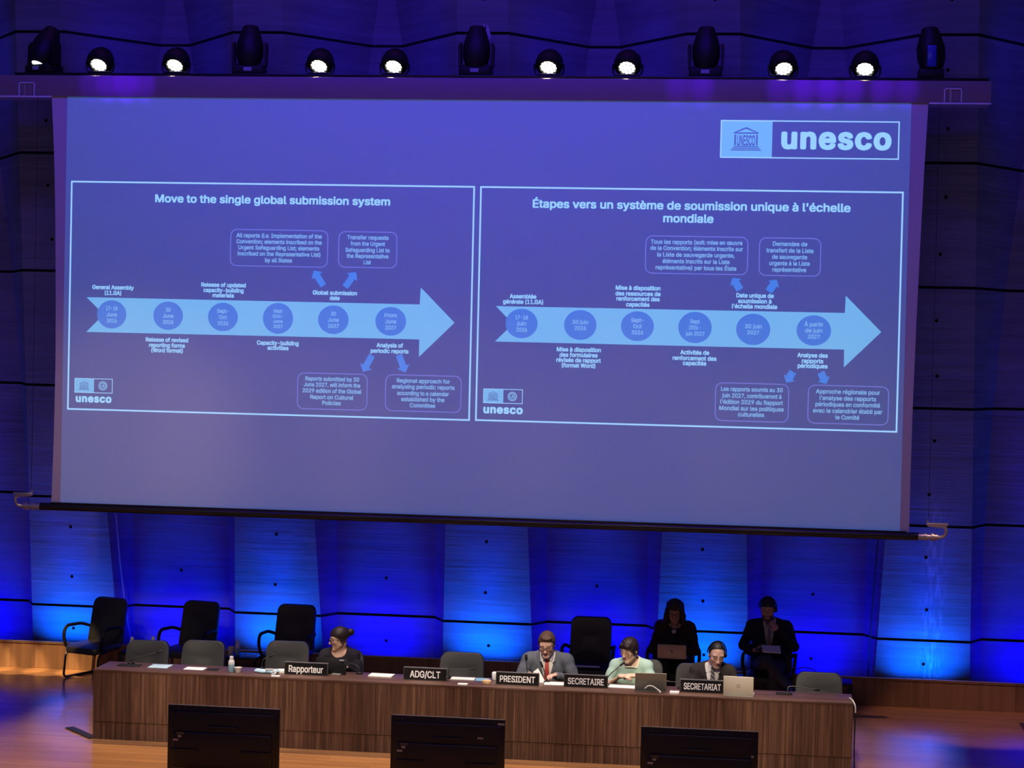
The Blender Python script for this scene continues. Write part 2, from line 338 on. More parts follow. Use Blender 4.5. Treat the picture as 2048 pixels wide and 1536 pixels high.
class MB:
    """collects shapes into one mesh; every shape keeps its own material slot"""
    def __init__(self):
        self.bm = bmesh.new(); self.mats = []; self.done = self.bm.faces.layers.int.new('done')
    def _mi(self, m):
        m = M[m] if isinstance(m, str) else m
        if m not in self.mats: self.mats.append(m)
        return self.mats.index(m)
    def _take(self, verts0, m):
        mi = self._mi(m)
        self.bm.faces.ensure_lookup_table()
        for f in self.bm.faces:
            if not f[self.done]:
                f.material_index = mi; f[self.done] = 1
    def box(self, lo, hi, m, bev=0.0, rot=None, seg=2):
        lo = Vector(lo); hi = Vector(hi); c = (lo + hi) / 2; s = hi - lo
        mtx = Matrix.Translation(c)
        if rot is not None: mtx = mtx @ Euler(rot).to_matrix().to_4x4()
        mtx = mtx @ Matrix.Diagonal((*s, 1))
        r = bmesh.ops.create_cube(self.bm, size=1.0, matrix=mtx)
        if bev > 0:
            ed = list({e for v in r['verts'] for e in v.link_edges})
            bmesh.ops.bevel(self.bm, geom=ed, offset=bev, segments=seg, affect='EDGES', profile=0.5)
        self._take(None, m); return self
    def faces_from(self, verts, faces, m):
        vs = [self.bm.verts.new(v) for v in verts]
        for f in faces:
            try: self.bm.faces.new([vs[i] for i in f])
            except ValueError: pass
        self._take(None, m); return self
    def prism(self, pts, m, depth=(0, 0, 0)):
        """polygon given as 3d points, extruded by the vector depth"""
        d = Vector(depth); n = len(pts)
        v = [Vector(p) for p in pts] + [Vector(p) + d for p in pts]
        f = [tuple(range(n)), tuple(range(2 * n - 1, n - 1, -1))] + [(i, i + n, (i + 1) % n + n, (i + 1) % n) for i in range(n)]
        return self.faces_from(v, f, m)
    def tube(self, pts, r, m, n=10, caps=True, closed=False):
        pts = [Vector(p) for p in pts]; k = len(pts)
        rs = r if isinstance(r, (list, tuple)) else [r] * k
        rings = []; prev = None
        for i, p in enumerate(pts):
            if closed: t = pts[(i + 1) % k] - pts[i - 1]
            elif i == 0: t = pts[1] - p
            elif i == k - 1: t = p - pts[i - 1]
            else: t = (pts[i + 1] - p).normalized() + (p - pts[i - 1]).normalized()
            if t.length < 1e-9: t = Vector((0, 0, 1))
            t.normalize()
            if prev is None:
                a = Vector((0, 0, 1)) if abs(t.z) < 0.9 else Vector((1, 0, 0))
                u = t.cross(a).normalized()
            else:
                u = (prev - t * prev.dot(t))
                u = u.normalized() if u.length > 1e-6 else t.orthogonal().normalized()
            prev = u; v = t.cross(u)
            rings.append([self.bm.verts.new(p + (u * math.cos(2 * PI * j / n) + v * math.sin(2 * PI * j / n)) * rs[i]) for j in range(n)])
        for i in range(k if closed else k - 1):
            A, B = rings[i], rings[(i + 1) % k]
            for j in range(n):
                self.bm.faces.new((A[j], A[(j + 1) % n], B[(j + 1) % n], B[j]))
        if caps and not closed:
            self.bm.faces.new(rings[0][::-1]); self.bm.faces.new(rings[-1])
        self._take(None, m); return self
    def lathe(self, prof, m, c=(0, 0, 0), n=20, axis=None):
        """profile of (radius, height) pairs about an axis"""
        c = Vector(c); q = Vector((0, 0, 1)).rotation_difference(Vector(axis).normalized()) if axis is not None else None
        rings = []
        for (r, z) in prof:
            ring = []
            for j in range(n):
                v = Vector((r * math.cos(2 * PI * j / n), r * math.sin(2 * PI * j / n), z))
                if q is not None: v = q @ v
                ring.append(self.bm.verts.new(c + v))
            rings.append(ring)
        for A, B in zip(rings, rings[1:]):
            for j in range(n):
                self.bm.faces.new((A[j], A[(j + 1) % n], B[(j + 1) % n], B[j]))
        self.bm.faces.new(rings[0][::-1]); self.bm.faces.new(rings[-1])
        self._take(None, m); return self
    def ball(self, c, r, m, seg=14):
        r = Vector(r) if not isinstance(r, (int, float)) else Vector((r, r, r))
        bmesh.ops.create_uvsphere(self.bm, u_segments=seg, v_segments=max(6, seg // 2), radius=1.0, matrix=Matrix.Translation(Vector(c)) @ Matrix.Diagonal((*r, 1)))
        self._take(None, m); return self
    def pad(self, w, h, t, rc, m, fn=None, n=8, front=(0.0, 0.35), inner=5, taper=1.0):
        """an upholstered pad in the x-z plane (front towards -y): rounded outline, bulged front, mapped through fn"""
        def outline(sx, rr):
            o = []; hw, hh = w / 2 * sx, h / 2 * sx; rr = min(rr, hw, hh)
            for (cx, cz, a0) in ((hw - rr, hh - rr, 0), (-hw + rr, hh - rr, 90), (-hw + rr, -hh + rr, 180), (hw - rr, -hh + rr, 270)):
                for i in range(n + 1):
                    a = rad(a0 + 90 * i / n); o.append((cx + rr * math.cos(a), cz + rr * math.sin(a)))
            return o
        def tap(x, z):
            f = 1 + (taper - 1) * (0.5 + z / h); return x * f, z
        layers = []
        for i in range(inner + 1):                    # front skin from the rim to the centre
            s = 1 - i / (inner + 0.6)
            bul = -t / 2 * (1 + front[1] * (1 - s * s))
            layers.append((s * 0.965 if i == 0 else s * 0.95, bul if i else -t / 2 * 0.96, rc * s))
        layers = [(s, y, r) for s, y, r in layers]
        side = [(1.0, -t * 0.28, rc), (1.0, t * 0.28, rc), (0.965, t * 0.46, rc), (0.9, t / 2, rc * 0.9), (0.4, t * 0.56, rc * 0.4)]
        seq = list(reversed(layers)) + side
        rings = []
        for (s, y, r) in seq:
            ring = []
            for (x, z) in outline(s, max(r, 0.004)):
                x, z = tap(x, z); v = Vector((x, y, z))
                if fn: v = Vector(fn(v))
                ring.append(self.bm.verts.new(v))
            rings.append(ring)
        k = len(rings[0])
        for A, B in zip(rings, rings[1:]):
            for j in range(k):
                self.bm.faces.new((A[j], A[(j + 1) % k], B[(j + 1) % k], B[j]))
        self.bm.faces.new(rings[0][::-1]); self.bm.faces.new(rings[-1])
        self._take(None, m); return self
    def build(self, name, parent=None, smooth=35, fix=True):
        me = bpy.data.meshes.new(name)
        if fix: bmesh.ops.recalc_face_normals(self.bm, faces=self.bm.faces)
        self.bm.to_mesh(me); self.bm.free()
        for m in self.mats: me.materials.append(m)
        if smooth:
            me.polygons.foreach_set('use_smooth', [True] * len(me.polygons))
            me.set_sharp_from_angle(angle=rad(smooth))
        return link_mesh(name, me, parent)

def arc(p0, p1, p2, n=8):               # quadratic curve
    p0, p1, p2 = Vector(p0), Vector(p1), Vector(p2)
    return [p0 * (1 - t) ** 2 + p1 * 2 * t * (1 - t) + p2 * t * t for t in [i / n for i in range(n + 1)]]
def round_path(pts, r, n=5):
    pts = [Vector(p) for p in pts]; out = [pts[0]]
    for a, b, c in zip(pts, pts[1:], pts[2:]):
        d1 = (a - b); d2 = (c - b); q = min(r, d1.length * 0.49, d2.length * 0.49)
        out += arc(b + d1.normalized() * q, b, b + d2.normalized() * q, n)
    return out + [pts[-1]]

# ------------------------------------------------------------------ lettering
import os
def sans_font():
    try:                                   # the sans serif face that ships inside Blender itself
        p = os.path.join(bpy.utils.resource_path('LOCAL'), 'datafiles', 'fonts', 'Inter.woff2')
        return bpy.data.fonts.load(p)
    except Exception:
        return None
FONT = sans_font()
def text_mesh(s, bold=0.0, size=1.0, gap=1.0):
    cu = bpy.data.curves.new('lettering', 'FONT'); cu.body = s; cu.size = size
    if FONT: cu.font = FONT
    cu.align_x = 'LEFT'; cu.space_character = gap
    o = bpy.data.objects.new('lettering', cu); C.objects.link(o)
    bpy.context.view_layer.update()
    oc = o.to_curve(bpy.context.evaluated_depsgraph_get())
    pts, edges = [], []
    for spl in oc.splines:                 # outlines of the letters, curves cut into short chords
        loop = []
        if spl.type == 'BEZIER':
            bp = spl.bezier_points; n = len(bp)
            for i in range(n):
                p0, p1 = bp[i], bp[(i + 1) % n]; a, b_, c, d = p0.co, p0.handle_right, p1.handle_left, p1.co
                straight = (d - a).cross(b_ - a).length < 1e-6 and (d - a).cross(c - a).length < 1e-6
                for k in range(1 if straight else 4):
                    t = k / 4; u = 1 - t
                    q = a * u ** 3 + b_ * (3 * u * u * t) + c * (3 * u * t * t) + d * t ** 3; loop.append((q.x, q.y))
        else: loop = [(p.co.x, p.co.y) for p in spl.points]
        i0 = len(pts); m = len(loop); pts += loop; edges += [(i0 + i, i0 + (i + 1) % m) for i in range(m)]
    o.to_curve_clear(); bpy.data.objects.remove(o); bpy.data.curves.remove(cu)
    vo, _, fo, _, _, _ = delaunay_2d_cdt([Vector(p) for p in pts], edges, [], 0, 1e-6)
    V2 = np.array([(v.x, v.y) for v in vo]); T = np.array([tuple(f) for f in fo])
    cen = V2[T].mean(1); E0 = np.array([pts[i] for i, _ in edges]); E1 = np.array([pts[j] for _, j in edges])
    wn = np.zeros(len(cen), dtype=int)     # keep what the outlines wind around
    for k in range(0, len(cen), 2000):
        cx, cy = cen[k:k + 2000, 0:1], cen[k:k + 2000, 1:2]
        side = (E1[:, 0] - E0[:, 0]) * (cy - E0[:, 1]) - (cx - E0[:, 0]) * (E1[:, 1] - E0[:, 1])
        wn[k:k + 2000] = ((E0[:, 1] <= cy) & (E1[:, 1] > cy) & (side > 0)).sum(1) - ((E0[:, 1] > cy) & (E1[:, 1] <= cy) & (side < 0)).sum(1)
    fs = [tuple(t) for t in T[wn != 0]]
    used = sorted({i for f in fs for i in f}); re_ = {u: i for i, u in enumerate(used)}
    fs = [tuple(re_[i] for i in f) for f in fs]
    vs = np.concatenate([V2[used], np.zeros((len(used), 1))], 1)
    if bold:                               # heavier strokes: the outline laid down again, shifted a little each way
        n = len(vs); V = [vs]; Fs = list(fs)
        dirs = [(1, 1), (1, -1), (-1, 1), (-1, -1)] + ([(1.3, 0), (-1.3, 0), (0, 1.3), (0, -1.3)] if bold > 0.03 else [])
        for k, (dx, dy) in enumerate(dirs):
            V.append(vs + np.array((dx * bold, dy * bold * 0.8, (k + 1) * 0.00002))); Fs += [tuple(i + n * (k + 1) for i in f) for f in fs]
        vs = np.concatenate(V); fs = Fs
    return vs, fs
_CAP = {}
def cap_height(bold):
    if bold not in _CAP:
        v, _ = text_mesh('H', bold); _CAP[bold] = v[:, 1].max() - v[:, 1].min()
    return _CAP[bold]
def put_text(mb, s, centre, width, cap, m, bold=0.02, cap_of=None, gap=1.0):
    """one line of lettering facing -y: centre = (x, y, z of the baseline), width and cap height in metres"""
    v, f = text_mesh(s, bold, 1.0, gap)
    x0, x1 = v[:, 0].min(), v[:, 0].max()
    sz = cap / (cap_of if cap_of else cap_height(bold))
    sx = width / (x1 - x0) if width else sz
    c = Vector(centre)
    vv = [(c.x + (p[0] - (x0 + x1) / 2) * sx, c.y - p[2], c.z + p[1] * sz) for p in v]
    mb.faces_from(vv, f, m)

# ================================================================== the setting
def structure(o): o['kind'] = 'structure'; return o
ZD = 0.315                                              # top of the wooden dado
b = MB(); b.box((-13, -7, -0.12), (8, 5.2, 0.0), 'parquet'); structure(b.build('floor', smooth=0))

JOINTS = [0.71 + 1.3325 * k for k in range(7)]
def wall():
    """folded concrete: ribs that lean forward and narrow as they rise, with deepening folds between"""
    zs = set([-0.05, 9.0])
    z = 0.1
    while z < 9.0: zs.add(round(z, 3)); z += 0.3
    rows = []
    for z in sorted(zs):
        if all(abs(z - j) > 0.05 for j in JOINTS): rows.append((z, 0.0))
    for j in JOINTS: rows += [(j - 0.015, 0.0), (j - 0.013, 0.025), (j + 0.013, 0.025), (j + 0.015, 0.0)]
    rows.sort()
    xs0 = RIDGE_X[0] - RIDGE_SP; n = len(RIDGE_X) + 2
    b = MB(); V = []; cols = None
    for (z, g) in rows:
        zc = max(z, 0.0)
        yr = 4.30 - 0.215 * zc + g; d = 0.20 + 0.11 * zc; hw = 0.545 - 0.035 * zc
        ws = min(0.14 + 0.012 * zc * zc, RIDGE_SP / 2 - hw - 0.02)
        row = []
        for k in range(n):
            c = xs0 + k * RIDGE_SP
            row += [(c - hw - ws, yr + d, z), (c - hw, yr, z), (c + hw, yr, z), (c + hw + ws, yr + d, z)]
        V.append(row)
    nc = len(V[0]); verts = [v for r in V for v in r]; faces = []; jf = []
    for i in range(len(rows) - 1):
        for j in range(nc - 1):
            f = (i * nc + j, i * nc + j + 1, (i + 1) * nc + j + 1, (i + 1) * nc + j)
            (jf if rows[i][1] > 0 or rows[i + 1][1] > 0 else faces).append(f)
    vs = [b.bm.verts.new(v) for v in verts]
    for f in faces: b.bm.faces.new([vs[i] for i in f])
    b._take(None, 'concrete')
    for f in jf: b.bm.faces.new([vs[i] for i in f])
    b._take(None, 'joint')
    # formwork tie holes, their shade painted as dark discs: two to a lift on each rib, one to a lift in each fold
    for k in range(n):
        c = xs0 + k * RIDGE_SP
        for z in [0.43] + [j + q for j in JOINTS[:6] for q in (0.36, 0.97)]:
            y = 4.30 - 0.215 * z
            x = c + 0.02 * math.sin(7 * z + k)
            b.lathe([(0.019, 0), (0.018, 0.003)], 'hole_shade', (x, y, z), 12, (0, -1, -0.215))
        for z in [0.4] + [j + 0.45 for j in JOINTS[:4]]:
            y = 4.50 - 0.105 * z
            b.lathe([(0.018, 0), (0.017, 0.003)], 'hole_shade', (c + RIDGE_SP / 2, y, z), 12, (0, -1, -0.105))
    return b.build('wall_back', smooth=0, fix=False)
structure(wall())

b = MB()
b.box((-13, 3.80, 0.0), (8, 3.83, ZD - 0.018), 'oak')
b.box((-13, 3.79, ZD - 0.018), (8, 3.88, ZD), 'oak')
structure(b.build('trim_1', smooth=0))
b = MB(); b.box((-13, 3.88, -0.02), (8, 4.42, 0.05), 'joint'); structure(b.build('trim_2', smooth=0))
b = MB(); b.box((-13, 3.786, ZD + 0.0005), (8, 3.80, ZD + 0.008), 'steel'); structure(b.build('trim_3', smooth=0))

# ================================================================== projection screen
YS = 2.0
scr = thing('projection_screen', 'huge white projection screen showing two violet slides above the stage desk', 'screen', (-3.1, YS, 2.08))
SO = Vector(scr.location)
def sp(px, py, dy=0.0):
    p = P(px, py, YS); return Vector((p.x, YS - (0.001 + dy * 0.2 if dy else 0.0), p.z)) - SO
# fabric with bowed side edges
left = [(103.5, 196), (108, 300), (110.5, 420), (111.5, 600), (111, 720), (108, 860), (103.5, 985), (101.5, 1010)]
right = [(1857, 205), (1849, 330), (1841, 480), (1833, 640), (1826, 800), (1821, 950), (1818.5, 1050), (1818, 1068)]
pl = [(112, 190), (104, 190)]
Lw = [sp(*q) for q in left]; Rw = [sp(*q) for q in right]
ztop, zbot = 4.56, 0.02
def edge_x(E, z):
    E = sorted(E, key=lambda v: v.z)
    return float(np.interp(z, [e.z for e in E], [e.x for e in E]))
b = MB(); vs = []; NZ = 30
for i in range(NZ + 1):
    z = zbot + (ztop - zbot) * i / NZ
    xl, xr = edge_x(Lw, z), edge_x(Rw, z)
    for j in range(11): vs.append((xl + (xr - xl) * j / 10, 0.004, z))
fs = [(i * 11 + j, i * 11 + j + 1, (i + 1) * 11 + j + 1, (i + 1) * 11 + j) for i in range(NZ) for j in range(10)]
b.faces_from(vs, fs, 'fabric_screen')
fab = b.build('screen_fabric', scr, smooth=0)
md = fab.modifiers.new('thickness', 'SOLIDIFY'); md.thickness = 0.003; md.offset = -1

# projected field
def quad(mb, px, m, dy): mb.faces_from([sp(x, y, dy) for x, y in px], [tuple(range(len(px)))], m)
tl, tr, br, bl = sp(135, 194), sp(1821, 209), sp(1801.5, 1063), sp(120.5, 1010)
xl, xr = (tl.x + bl.x) / 2, (tr.x + br.x) / 2
b = MB(); b.faces_from([(xl, -0.001, zbot + 0.03), (xr, -0.001, zbot + 0.03), (xr, -0.001, 4.50), (xl, -0.001, 4.50)], [(0, 1, 2, 3)], 'projected')
img = b.build('projected_image', scr, smooth=0, fix=False)
img['label'] = 'projected violet slide field with pale blue lettering'

def bar_frame(mb, x0, z0, x1, z1, t, m, y):
    for (a, c, d, e) in ((x0, z0, x1, z0 + t), (x0, z1 - t, x1, z1), (x0, z0 + t, x0 + t, z1 - t), (x1 - t, z0 + t, x1, z1 - t)):
        mb.faces_from([(a, y, c), (d, y, c), (d, y, e), (a, y, e)], [(0, 1, 2, 3)], m)
PXM = 189.0
def rect_of(ptl, pbr, ptr=None, pbl=None):
    a, c = sp(*ptl), sp(*pbr)
    e = sp(*ptr) if ptr else Vector((c.x, 0, a.z)); g = sp(*pbl) if pbl else Vector((a.x, 0, c.z))
    return (a.x + g.x) / 2, (c.z + g.z) / 2, (e.x + c.x) / 2, (a.z + e.z) / 2
RL = rect_of((142.5, 360.4), (940, 841), (949.7, 373.3), (134, 820))
RR = rect_of((959.7, 372.7), (1795, 865.5), (1807, 383), (951, 841.5))
for R_ in (RL, RR):
    b = MB(); bar_frame(b, *R_, 0.017, 'proj_frame', -0.0019); b.build('slide_frame', img, smooth=0, fix=False)

def ptext(name, lines, cap, m='proj_text', bold=0.02, capof=None):
    b = MB()
    for (s, cx, by, wd) in lines:
        p = sp(cx, by, 0.006)
        put_text(b, s, p, wd / PXM * (1 + (cx - 950) * -0.000045) if wd else None, cap / PXM, m, bold, capof)
    return b.build(name, img, smooth=0, fix=False)
ptext('title_lettering', [('Move to the single global submission system', 543.5, 407.3, 479)], 16.2, bold=0.022)
ptext('title_lettering', [("Étapes vers un système de soumission unique à l'échelle", 1380, 419.3, 638), ('mondiale', 1376.5, 444.8, 101)], 16.6, bold=0.022)
cap_l = [
    [('General Assembly', 226, 578.6, 85), ('(11.GA)', 226, 589.7, 34)],
    [('Release of updated', 447, 573.8, 91), ('capacity-building', 447, 584.5, 82), ('materials', 446.5, 594.6, 44)],
    [('Release of revised', 334, 683.6, 87), ('reporting forms', 334, 694.5, 73.5), ('(Word format)', 334, 704.7, 64.5)],
    [('Capacity-building', 555.5, 690, 85), ('activities', 556, 699.8, 43)],
    [('Global submission', 669.7, 589.7, 90), ('date', 669.5, 600, 20)],
    [('Analysis of', 779.6, 694.7, 54), ('periodic reports', 779, 706, 77)],
    [('Assemblée', 1046, 596.7, 53.7), ('générale (11.GA)', 1046, 607.5, 81)],
    [('Mise à disposition', 1276, 580, 90), ('des ressources de', 1276, 591.4, 90.7), ('renforcement des', 1276, 601.7, 87), ('capacités', 1275.5, 613, 47)],
    [('Mise à disposition', 1157.5, 703.3, 89), ('des formulaires', 1157, 714, 76.7), ('révisés de rapport', 1157, 724.4, 90), ('(format Word)', 1157, 735, 68)],
    [('Activités de', 1389.5, 709, 58), ('renforcement des', 1389, 720.5, 88), ('capacités', 1389, 730.4, 47)],
    [('Date unique de', 1510, 595.2, 75), ('soumission à', 1509.5, 606.4, 67), ("l'échelle mondiale", 1509, 617, 91)],
    [('Analyse des', 1625, 714.7, 61), ('rapports', 1625, 726, 43), ('périodiques', 1625, 736, 60)],
]
for ls in cap_l: ptext('caption_lettering', ls, 8.6, 'proj_text', 0.022)

boxes = [
    ((460, 458, 656, 535), [('All reports (i.e. Implementation of the', 558, 475.7, 174), ('Convention; elements inscribed on the', 558, 487.8, 174), ('Urgent Safeguarding List; elements', 557.5, 499.8, 165), ('inscribed on the Representative List)', 557.7, 512, 169), ('by all States', 557, 524.5, 55)]),
    ((676.5, 462, 794.5, 537), [('Transfer requests', 735.7, 479, 84), ('from the Urgent', 735.5, 491.5, 70), ('Safeguarding List to', 735, 504.2, 90), ('the Representative', 735, 516.2, 85), ('List', 734.5, 528.5, 15)]),
    ((594, 745, 735, 821), [('Reports submitted by 30', 664.4, 762, 109.6), ('June 2027, will inform the', 664, 773.8, 115), ('2029 edition of the Global', 663.8, 786, 120), ('Report on Cultural', 663.5, 798.5, 88), ('Policies', 663, 810, 37.6)]),
    ((770, 749, 923, 825), [('Regional approach for', 846.6, 766, 108), ('analysing periodic reports', 846.3, 778, 127), ('according to a calendar', 846, 791, 105), ('established by the', 845.5, 803, 88), ('Committee', 845, 815, 51.6)]),
    ((1290, 472, 1496, 549), [('Tous les rapports (soit: mise en œuvre', 1393, 488.7, 184), ('de la Convention; éléments inscrits sur', 1393, 501, 186), ('la Liste de sauvegarde urgente,', 1391.5, 514, 155.5), ('éléments inscrits sur la Liste', 1392, 527, 134.6), ('représentative) par tous les États', 1391.8, 539.8, 162)]),
    ((1517.5, 475.5, 1642, 552.5), [('Demandes de', 1580, 492, 69), ('transfert de la Liste', 1579.7, 505.2, 94.5), ('de sauvegarde', 1579.3, 518, 70), ('urgente à la Liste', 1579, 530.8, 81), ('représentative', 1578.5, 543.5, 67.7)]),
    ((1429.5, 766, 1577.7, 844), [('Les rapports soumis au 30', 1503.5, 783, 124), ('juin 2027, contribueront à', 1503.3, 796, 119), ("l'édition 2029 du Rapport", 1503, 808.6, 125.7), ('Mondial sur les politiques', 1502.7, 821.3, 129.6), ('culturelles', 1502, 833.3, 52.6)]),
    ((1615, 771, 1777.5, 849), [('Approche régionale pour', 1695.8, 788, 128.5), ("l'analyse des rapports", 1695.5, 801, 113), ('périodiques en conformité', 1695.2, 813.5, 129.3), ('avec le calendrier établi par', 1695, 826.4, 139), ('le Comité', 1694.5, 839, 47.7)]),
]
for (x0, y0, x1, y1), ls in boxes:
    cx, cy = (x0 + x1) / 2, (y0 + y1) / 2
    c = sp(cx, cy, 0.005); hw = (sp(x1, cy).x - sp(x0, cy).x) / 2; hh = (y1 - y0 - 1.5) / PXM / 2; r = 14 / PXM; t = 1.9 / PXM
    def rr(o):
        pts = []
        for (sx, sz, a0) in ((1, 1, 0), (-1, 1, 90), (-1, -1, 180), (1, -1, 270)):
            for i in range(9):
                a = rad(a0 + 90 * i / 8); pts.append((c.x + sx * (hw - r) + (r - o) * math.cos(a), c.y, c.z + sz * (hh - r) + (r - o) * math.sin(a)))
        return pts
    A, B = rr(0), rr(t); n = len(A)
    b = MB(); b.faces_from(A + B, [(i, (i + 1) % n, n + (i + 1) % n, n + i) for i in range(n)], 'proj_line')
    b.build('text_box', img, smooth=0, fix=False)
    ptext('box_lettering', ls, 8.4, 'proj_small', 0.016)

def arrow_big(px):
    b = MB(); pts = [sp(x, y, 0.004) for x, y in px]
    b.faces_from(pts, [tuple(range(len(pts)))], 'proj_arrow')
    return b.build('timeline_arrow', img, smooth=0, fix=False)
arrow_big([(172.6, 663.8), (207.7, 629), (173.3, 594.4), (839.5, 609), (841.6, 575), (909, 645.5), (838, 713.8), (838.6, 678.8)])
arrow_big([(990, 683), (1026, 648), (992, 612.2), (1689.8, 626), (1691.5, 591.5), (1762.5, 664.2), (1687.6, 734.7), (1688.3, 699.2)])
dots = [
    (223.6, 628.8, 31, 29, ['17-18', 'June', '2026'], [23.6, 22, 21.5]), (336.4, 631.5, 31.3, 29, ['30', 'June', '2026'], [10.5, 22.5, 22]),
    (446, 634, 31.3, 29, ['Sept-', 'Oct', '2026'], [24.5, 16.5, 22]), (556, 636.7, 31.4, 31.4, ['Sept', '2026 -', 'June', '2027'], [18, 23, 19.5, 19.5]),
    (666.7, 639.5, 31.6, 29, ['30', 'June', '2027'], [10.5, 23, 22.5]), (781.5, 642.7, 31.6, 29, ['From', 'June', '2027'], [25, 23, 22.5]),
    (1043.2, 647, 32.3, 29.5, ['17-18', 'juin', '2026'], [25, 18, 22.5]), (1160.5, 650, 32.5, 29.8, ['30 juin', '2026'], [32, 23]),
    (1274.8, 652.4, 32.8, 29.6, ['Sept-', 'Oct', '2026'], [25, 17, 23]), (1390, 655, 33, 31, ['Sept', '2026 -', 'juin 2027'], [19, 24, 37]),
    (1506.3, 658.8, 33.4, 31, ['30 juin', '2027'], [33, 23.5]), (1627.5, 661, 33.6, 29.8, ['À partir', 'de juin', '2027'], [37, 33.5, 23.5]),
]
for (cx, cy, rx, ry, ls, ws) in dots:
    c = sp(cx, cy, 0.006); b = MB()
    b.faces_from([(c.x + rx / PXM * math.cos(2 * PI * i / 40), c.y, c.z + ry / PXM * math.sin(2 * PI * i / 40)) for i in range(40)], [tuple(range(40))], 'proj_dot')
    b.build('date_circle', img, smooth=0, fix=False)
    sp_ = 12.3 if len(ls) < 4 else 10.3
    b = MB()
    for i, (s, wd) in enumerate(zip(ls, ws)):
        p = sp(cx, cy + (i - (len(ls) - 1) / 2) * sp_ + 4, 0.008)
        put_text(b, s, p, wd / PXM, (8.2 if len(ls) < 4 else 7) / PXM, 'proj_small', 0.016)
    b.build('date_lettering', img, smooth=0, fix=False)
def small_arrow(tail, tip, sw=13, hw=27, hl=13):
    a, c = sp(*tail), sp(*tip); a.y = c.y = -0.002; d = (c - a).normalized(); s = Vector((-d.z, 0, d.x)); k = 1 / PXM
    nk = c - d * hl * k
    pts = [a + s * sw * k / 2, nk + s * sw * k / 2, nk + s * hw * k / 2, c, nk - s * hw * k / 2, nk - s * sw * k / 2, a - s * sw * k / 2]
    b = MB(); b.faces_from(pts, [tuple(range(7))], 'proj_small_arrow'); b.build('pointer_arrow', img, smooth=0, fix=False)
for t, e in (((647, 571.5), (627.4, 541)), ((690.2, 574), (711.9, 544)), ((744, 710.8), (725.8, 743.7)), ((797.8, 710), (811, 745))): small_arrow(t, e)
for t, e in (((1480, 579.5), (1465.5, 555.5)), ((1537.5, 582.8), (1553.6, 559.6)), ((1585.8, 743.7), (1572.7, 765)), ((1641.5, 744.8), (1652.4, 768))): small_arrow(t, e, 14.5, 26, 11)

def temple(mb, cx, cy, wpx, m):
    """columned front with a gable on three steps"""
    k = wpx / 254.0 / PXM
    o = sp(cx, cy, 0.007)
    def q(x, y): return (o.x + x * k, o.y, o.z - y * k)
    def rc(x0, y0, x1, y1): mb.faces_from([q(x0, y1), q(x1, y1), q(x1, y0), q(x0, y0)], [(0, 1, 2, 3)], m)
    # gable outline
    mb.faces_from([q(-103, -56), q(0, -100), q(0, -88), q(-70, -60)], [(0, 1, 2, 3)], m)
    mb.faces_from([q(103, -56), q(0, -100), q(0, -88), q(70, -60)], [(0, 1, 2, 3)], m)
    rc(-103, -56, 103, -46)
    for x in (-96, 84): rc(x, -38, x + 12, 52)
    p = Vector(q(0, 52)); put_text(mb, 'UNESCO', p, 150 * k, 88 * k, m, 0.02)
    for i, hw in enumerate((103, 115, 127)): rc(-hw, 58 + i * 14, hw, 66 + i * 14)
def logo(rect_box, rect_frame, temple_at, tw, word, word_at, word_w, xh, emblem=None):
    x0, z0, x1, z1 = rect_of(*rect_box); b = MB()
    b.faces_from([(x0, -0.0018, z0), (x1, -0.0018, z0), (x1, -0.0018, z1), (x0, -0.0018, z1)], [(0, 1, 2, 3)], 'proj_arrow')
    fx = rect_of(*rect_frame)
    bar_frame(b, *fx, 0.012 if xh > 20 else 0.006, 'proj_frame', -0.0022)
    b.build('logo_frame', img, smooth=0, fix=False)
    b = MB(); temple(b, *temple_at, tw, 'proj_mark'); b.build('logo_emblem', img, smooth=0, fix=False)
    if emblem:
        o = sp(*emblem, 0.007); b = MB()
        for r0, r1 in ((9.3, 7.6), (6.2, 4.8)):
            A = [(o.x + r0 / PXM * math.cos(2 * PI * i / 28), o.y, o.z + r0 / PXM * math.sin(2 * PI * i / 28)) for i in range(28)]
            B = [(o.x + r1 / PXM * math.cos(2 * PI * i / 28), o.y, o.z + r1 / PXM * math.sin(2 * PI * i / 28)) for i in range(28)]
            b.faces_from(A + B, [(i, (i + 1) % 28, 28 + (i + 1) % 28, 28 + i) for i in range(28)], 'proj_small')
        b.faces_from([(o.x + a / PXM, o.y, o.z + c / PXM) for a, c in ((-4, -3), (-1, 0.5), (1.5, 3.8), (3.6, -3.2), (1, -1.4))], [(0, 1, 2, 3, 4)], 'proj_small')
        b.build('logo_emblem', img, smooth=0, fix=False)
    b = MB(); v, _ = text_mesh('x', 0.031); xo = v[:, 1].max() - v[:, 1].min()
    put_text(b, word, sp(*word_at, 0.007), word_w / PXM, xh / PXM, 'proj_text', 0.031, xo, 1.10); b.build('logo_lettering', img, smooth=0, fix=False)
logo(((1441.7, 240), (1543.4, 316.4)), ((1441.7, 240.0), (1797.7, 319), (1799.6, 243), (1440, 316.2)), (1492.0, 278.5), 60, 'unesco', (1672, 297), 213, 34.5)
logo(((149.6, 756), (187.7, 785.5)), ((149.6, 756), (225, 787)), (168.3, 771.5), 23, 'unesco', (187.2, 804.2), 76, 12.6, (205.8, 771.8))
logo(((967, 777), (1006.3, 806.5)), ((967, 777), (1045, 808)), (986.3, 792.3), 23.5, 'unesco', (1006, 826.6), 79.5, 13, (1024.7, 793))

